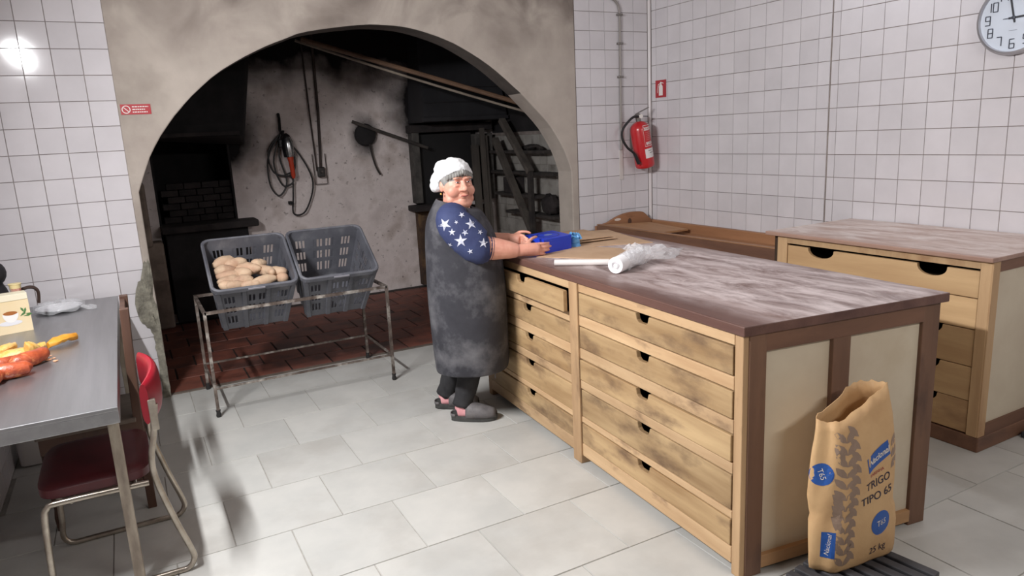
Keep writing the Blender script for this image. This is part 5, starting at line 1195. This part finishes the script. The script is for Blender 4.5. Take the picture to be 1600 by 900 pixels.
for i, p in enumerate(rings[-2]):
    fr = (p-Vector((-2.602, -1.528, 0))).dot(Fd)/.1; p.z += -.022*max(0, fr)+.012*max(0, -fr)
tab = obj('tabard', B().loft(rings, cap=False), M_TAB, wo, smooth='all', solid=.006)
tab.modifiers.new('sub', 'SUBSURF').render_levels = 1
obj('seam', B().tube([Vector((-2.564, -1.53, z)) + Fd*(a*.62) + Rd*(a*.80) for z, a in ((.29, .206), (.45, .214), (.62, .217), (.78, .217), (.92, .210))], .0022, 6), mat('seam_thread', L(70, 70, 74), rough=.8), tab)
b = B(); b.tube(bez([oval((-2.600, -1.528), .098, .108, 1.225, 44)[k]+Z_*(.012-.03*max(0, math.cos(2*PI*k/44))) for k in range(0, 44, 4)], 4, True), .009, 8, loop=True)
obj('shirt_collar', b, M_SHIRT, wo, smooth='all')
# sleeves with star print
b = B(); sl = bez([SH+Vector((.02, .05, .05)), SH+Vector((-.008, 0, .005)), SH.lerp(EL, .5)+Vector((-.01, -.004, 0)), EL, EL.lerp(WR, .22), EL.lerp(WR, .34)], 5); n_ = len(sl)
rs = [.070+.034*math.sin(PI*min(1, i/(n_-1)*1.25))**.7 for i in range(n_)]
rs = [r*(1-.16*(i/(n_-1))**2) + .0055*math.sin(i*2.4)*(i/(n_-1))**1.5 for i, r in enumerate(rs)]
b.tube(sl, rs, 24); slb = BVHTree.FromBMesh(b.bm)
sleeve = obj('sleeve', b, M_SHIRT, wo, smooth='all')
M_STAR = mat('star_print', L(214, 214, 222), L(160, 164, 184), scale=40, rough=.8)
STARS = [(-2.66, 1.12, .016), (-2.771, 1.176, 0.0306), (-2.671, 1.214, 0.0153), (-2.623, 1.161, 0.0272), (-2.733, 1.13, 0.017), (-2.687, 1.079, 0.0306), (-2.574, 1.112, 0.0136), (-2.561, 1.053, 0.0238), (-2.638, 1.018, 0.0136), (-2.749, 1.065, 0.0119), (-2.705, 1.179, 0.0102)]
for x, z, r in STARS:
    c0 = Vector((x, -1.76, z)); dr = Vector((.39, .90, -.16)).normalized(); u = dr.cross(Z_).normalized(); v = u.cross(dr); ph0 = random.uniform(0, 1.2)
    hc = slb.ray_cast(c0-dr*.4, dr)
    if hc[0] is None: continue
    P = []
    for k in range(10):
        a = PI/2+ph0+2*PI*k/10; rr_ = r*(1.15 if k % 2 == 0 else .42); h = (None,)
        for sc_ in (1, .8, .6, .4, .2, .05):
            h = slb.ray_cast(c0 + (u*math.cos(a) + v*math.sin(a))*rr_*sc_ - dr*.4, dr)
            if h[0] is not None: break
        P.append((h[0] if h[0] is not None else hc[0])-dr*.003)
    b = B(); cv = b.bm.verts.new(hc[0]-dr*.004); vs = [b.bm.verts.new(p) for p in P]
    for k in range(10): b.bm.faces.new((cv, vs[k], vs[(k+1) % 10]))
    obj('star_print', b, M_STAR, sleeve)
b = B(); sl = bez([LS+Vector((-.04, -.02, .03)), LS, LS.lerp(LE, .5), LE, LE.lerp(LW, .4)], 5); b.tube(sl, [.066, .075]+[.076]*8+[.070]*(len(sl)-12)+[.060, .056], 20)
obj('sleeve', b, M_SHIRT, wo, smooth='all')
# trousers, socks, clogs
M_SOCK = mat('pink_sock', L(222, 162, 164), L(208, 146, 150), scale=20, rough=.9); M_CLOG = mat('dusty_grey_clog', L(112, 108, 108), L(84, 81, 82), scale=12, rough=.6, bump=.3); M_SOLE = mat('clog_sole', L(70, 70, 68), L(52, 52, 50), scale=18, rough=.8)
for pts, fdir, heel in LEGS:
    P = bez(pts[:-1]+[(pts[3][0], pts[3][1], .092)], 4); n_ = len(P)
    obj('trouser_leg', B().tube(P, [.108-.046*min(1, i/(n_*.6)) - .006*(i/n_) + .0035*math.sin(i*2.1) for i in range(n_)], 18), M_TROUS, wo, smooth='all')
    b = B(); b.tube([Vector(pts[3])+Z_*.03, Vector((pts[4][0], pts[4][1], .055)), heel+fdir*.06+Z_*.045], [.044, .046, .042], 14); b.tube([heel+fdir*.04+Z_*.050, heel+fdir*.10+Z_*.055, heel+fdir*.16+Z_*.048], [.040, .042, .038], 14)
    sk_ = obj('sock', b, M_SOCK, wo, smooth='all'); remesh(sk_, .006, 3)
    sd = fdir.cross(Z_)
    def outl(u, k_=1.0):   # half width of the sole along the foot
        return k_*(.034+.016*math.sin(PI*min(1, u*1.02))**.8 if u < .6 else .050*math.sqrt(max(0, 1-((u-.6)/.41)**2)))
    rr = []
    for z0, k_ in ((0, .94), (.006, 1.0), (.024, 1.0), (.028, .96)):
        Lf = []; Rt = []
        for i in range(15):
            u = i/14; c = heel + fdir*(.268*u) + Z_*(z0*(1.25 if u < .35 else 1) + .010*max(0, u-.75)*4*(u-.75)*4); w_ = outl(u, k_) if u > 0 else .022
            Lf.append(c+sd*w_); Rt.append(c-sd*w_)
        rr.append(Lf + Rt[::-1])
    sole = obj('clog_sole', B().loft(rr), M_SOLE, wo, smooth=True)
    up_ = []
    for i in range(11):
        u = .34+.64*i/10; h = (.078 if u < .5 else .078-.034*((u-.5)/.46)**1.1) * (1 if u < .93 else .82); w_ = outl(u, 1.02); c = heel+fdir*(.268*u)+Z_*.024
        up_.append([c + sd*w_*math.cos(PI*k/12) + Z_*(h*math.sin(PI*k/12)**.75) for k in range(13)])
    obj('clog_upper', B().loft(up_, cap=False, closed=False), M_CLOG, wo, smooth='all', solid=.005)
    c = heel+Z_*.024; obj('heel_strap', B().loft([[heel + fdir*(.03-.036*math.cos(a)) + sd*.042*math.sin(a) + Z_*z for a in [PI*k/8-PI/2 for k in range(9)]] for z in (.028, .044)], cap=False, closed=False), M_CLOG, wo, smooth='all', solid=.004)
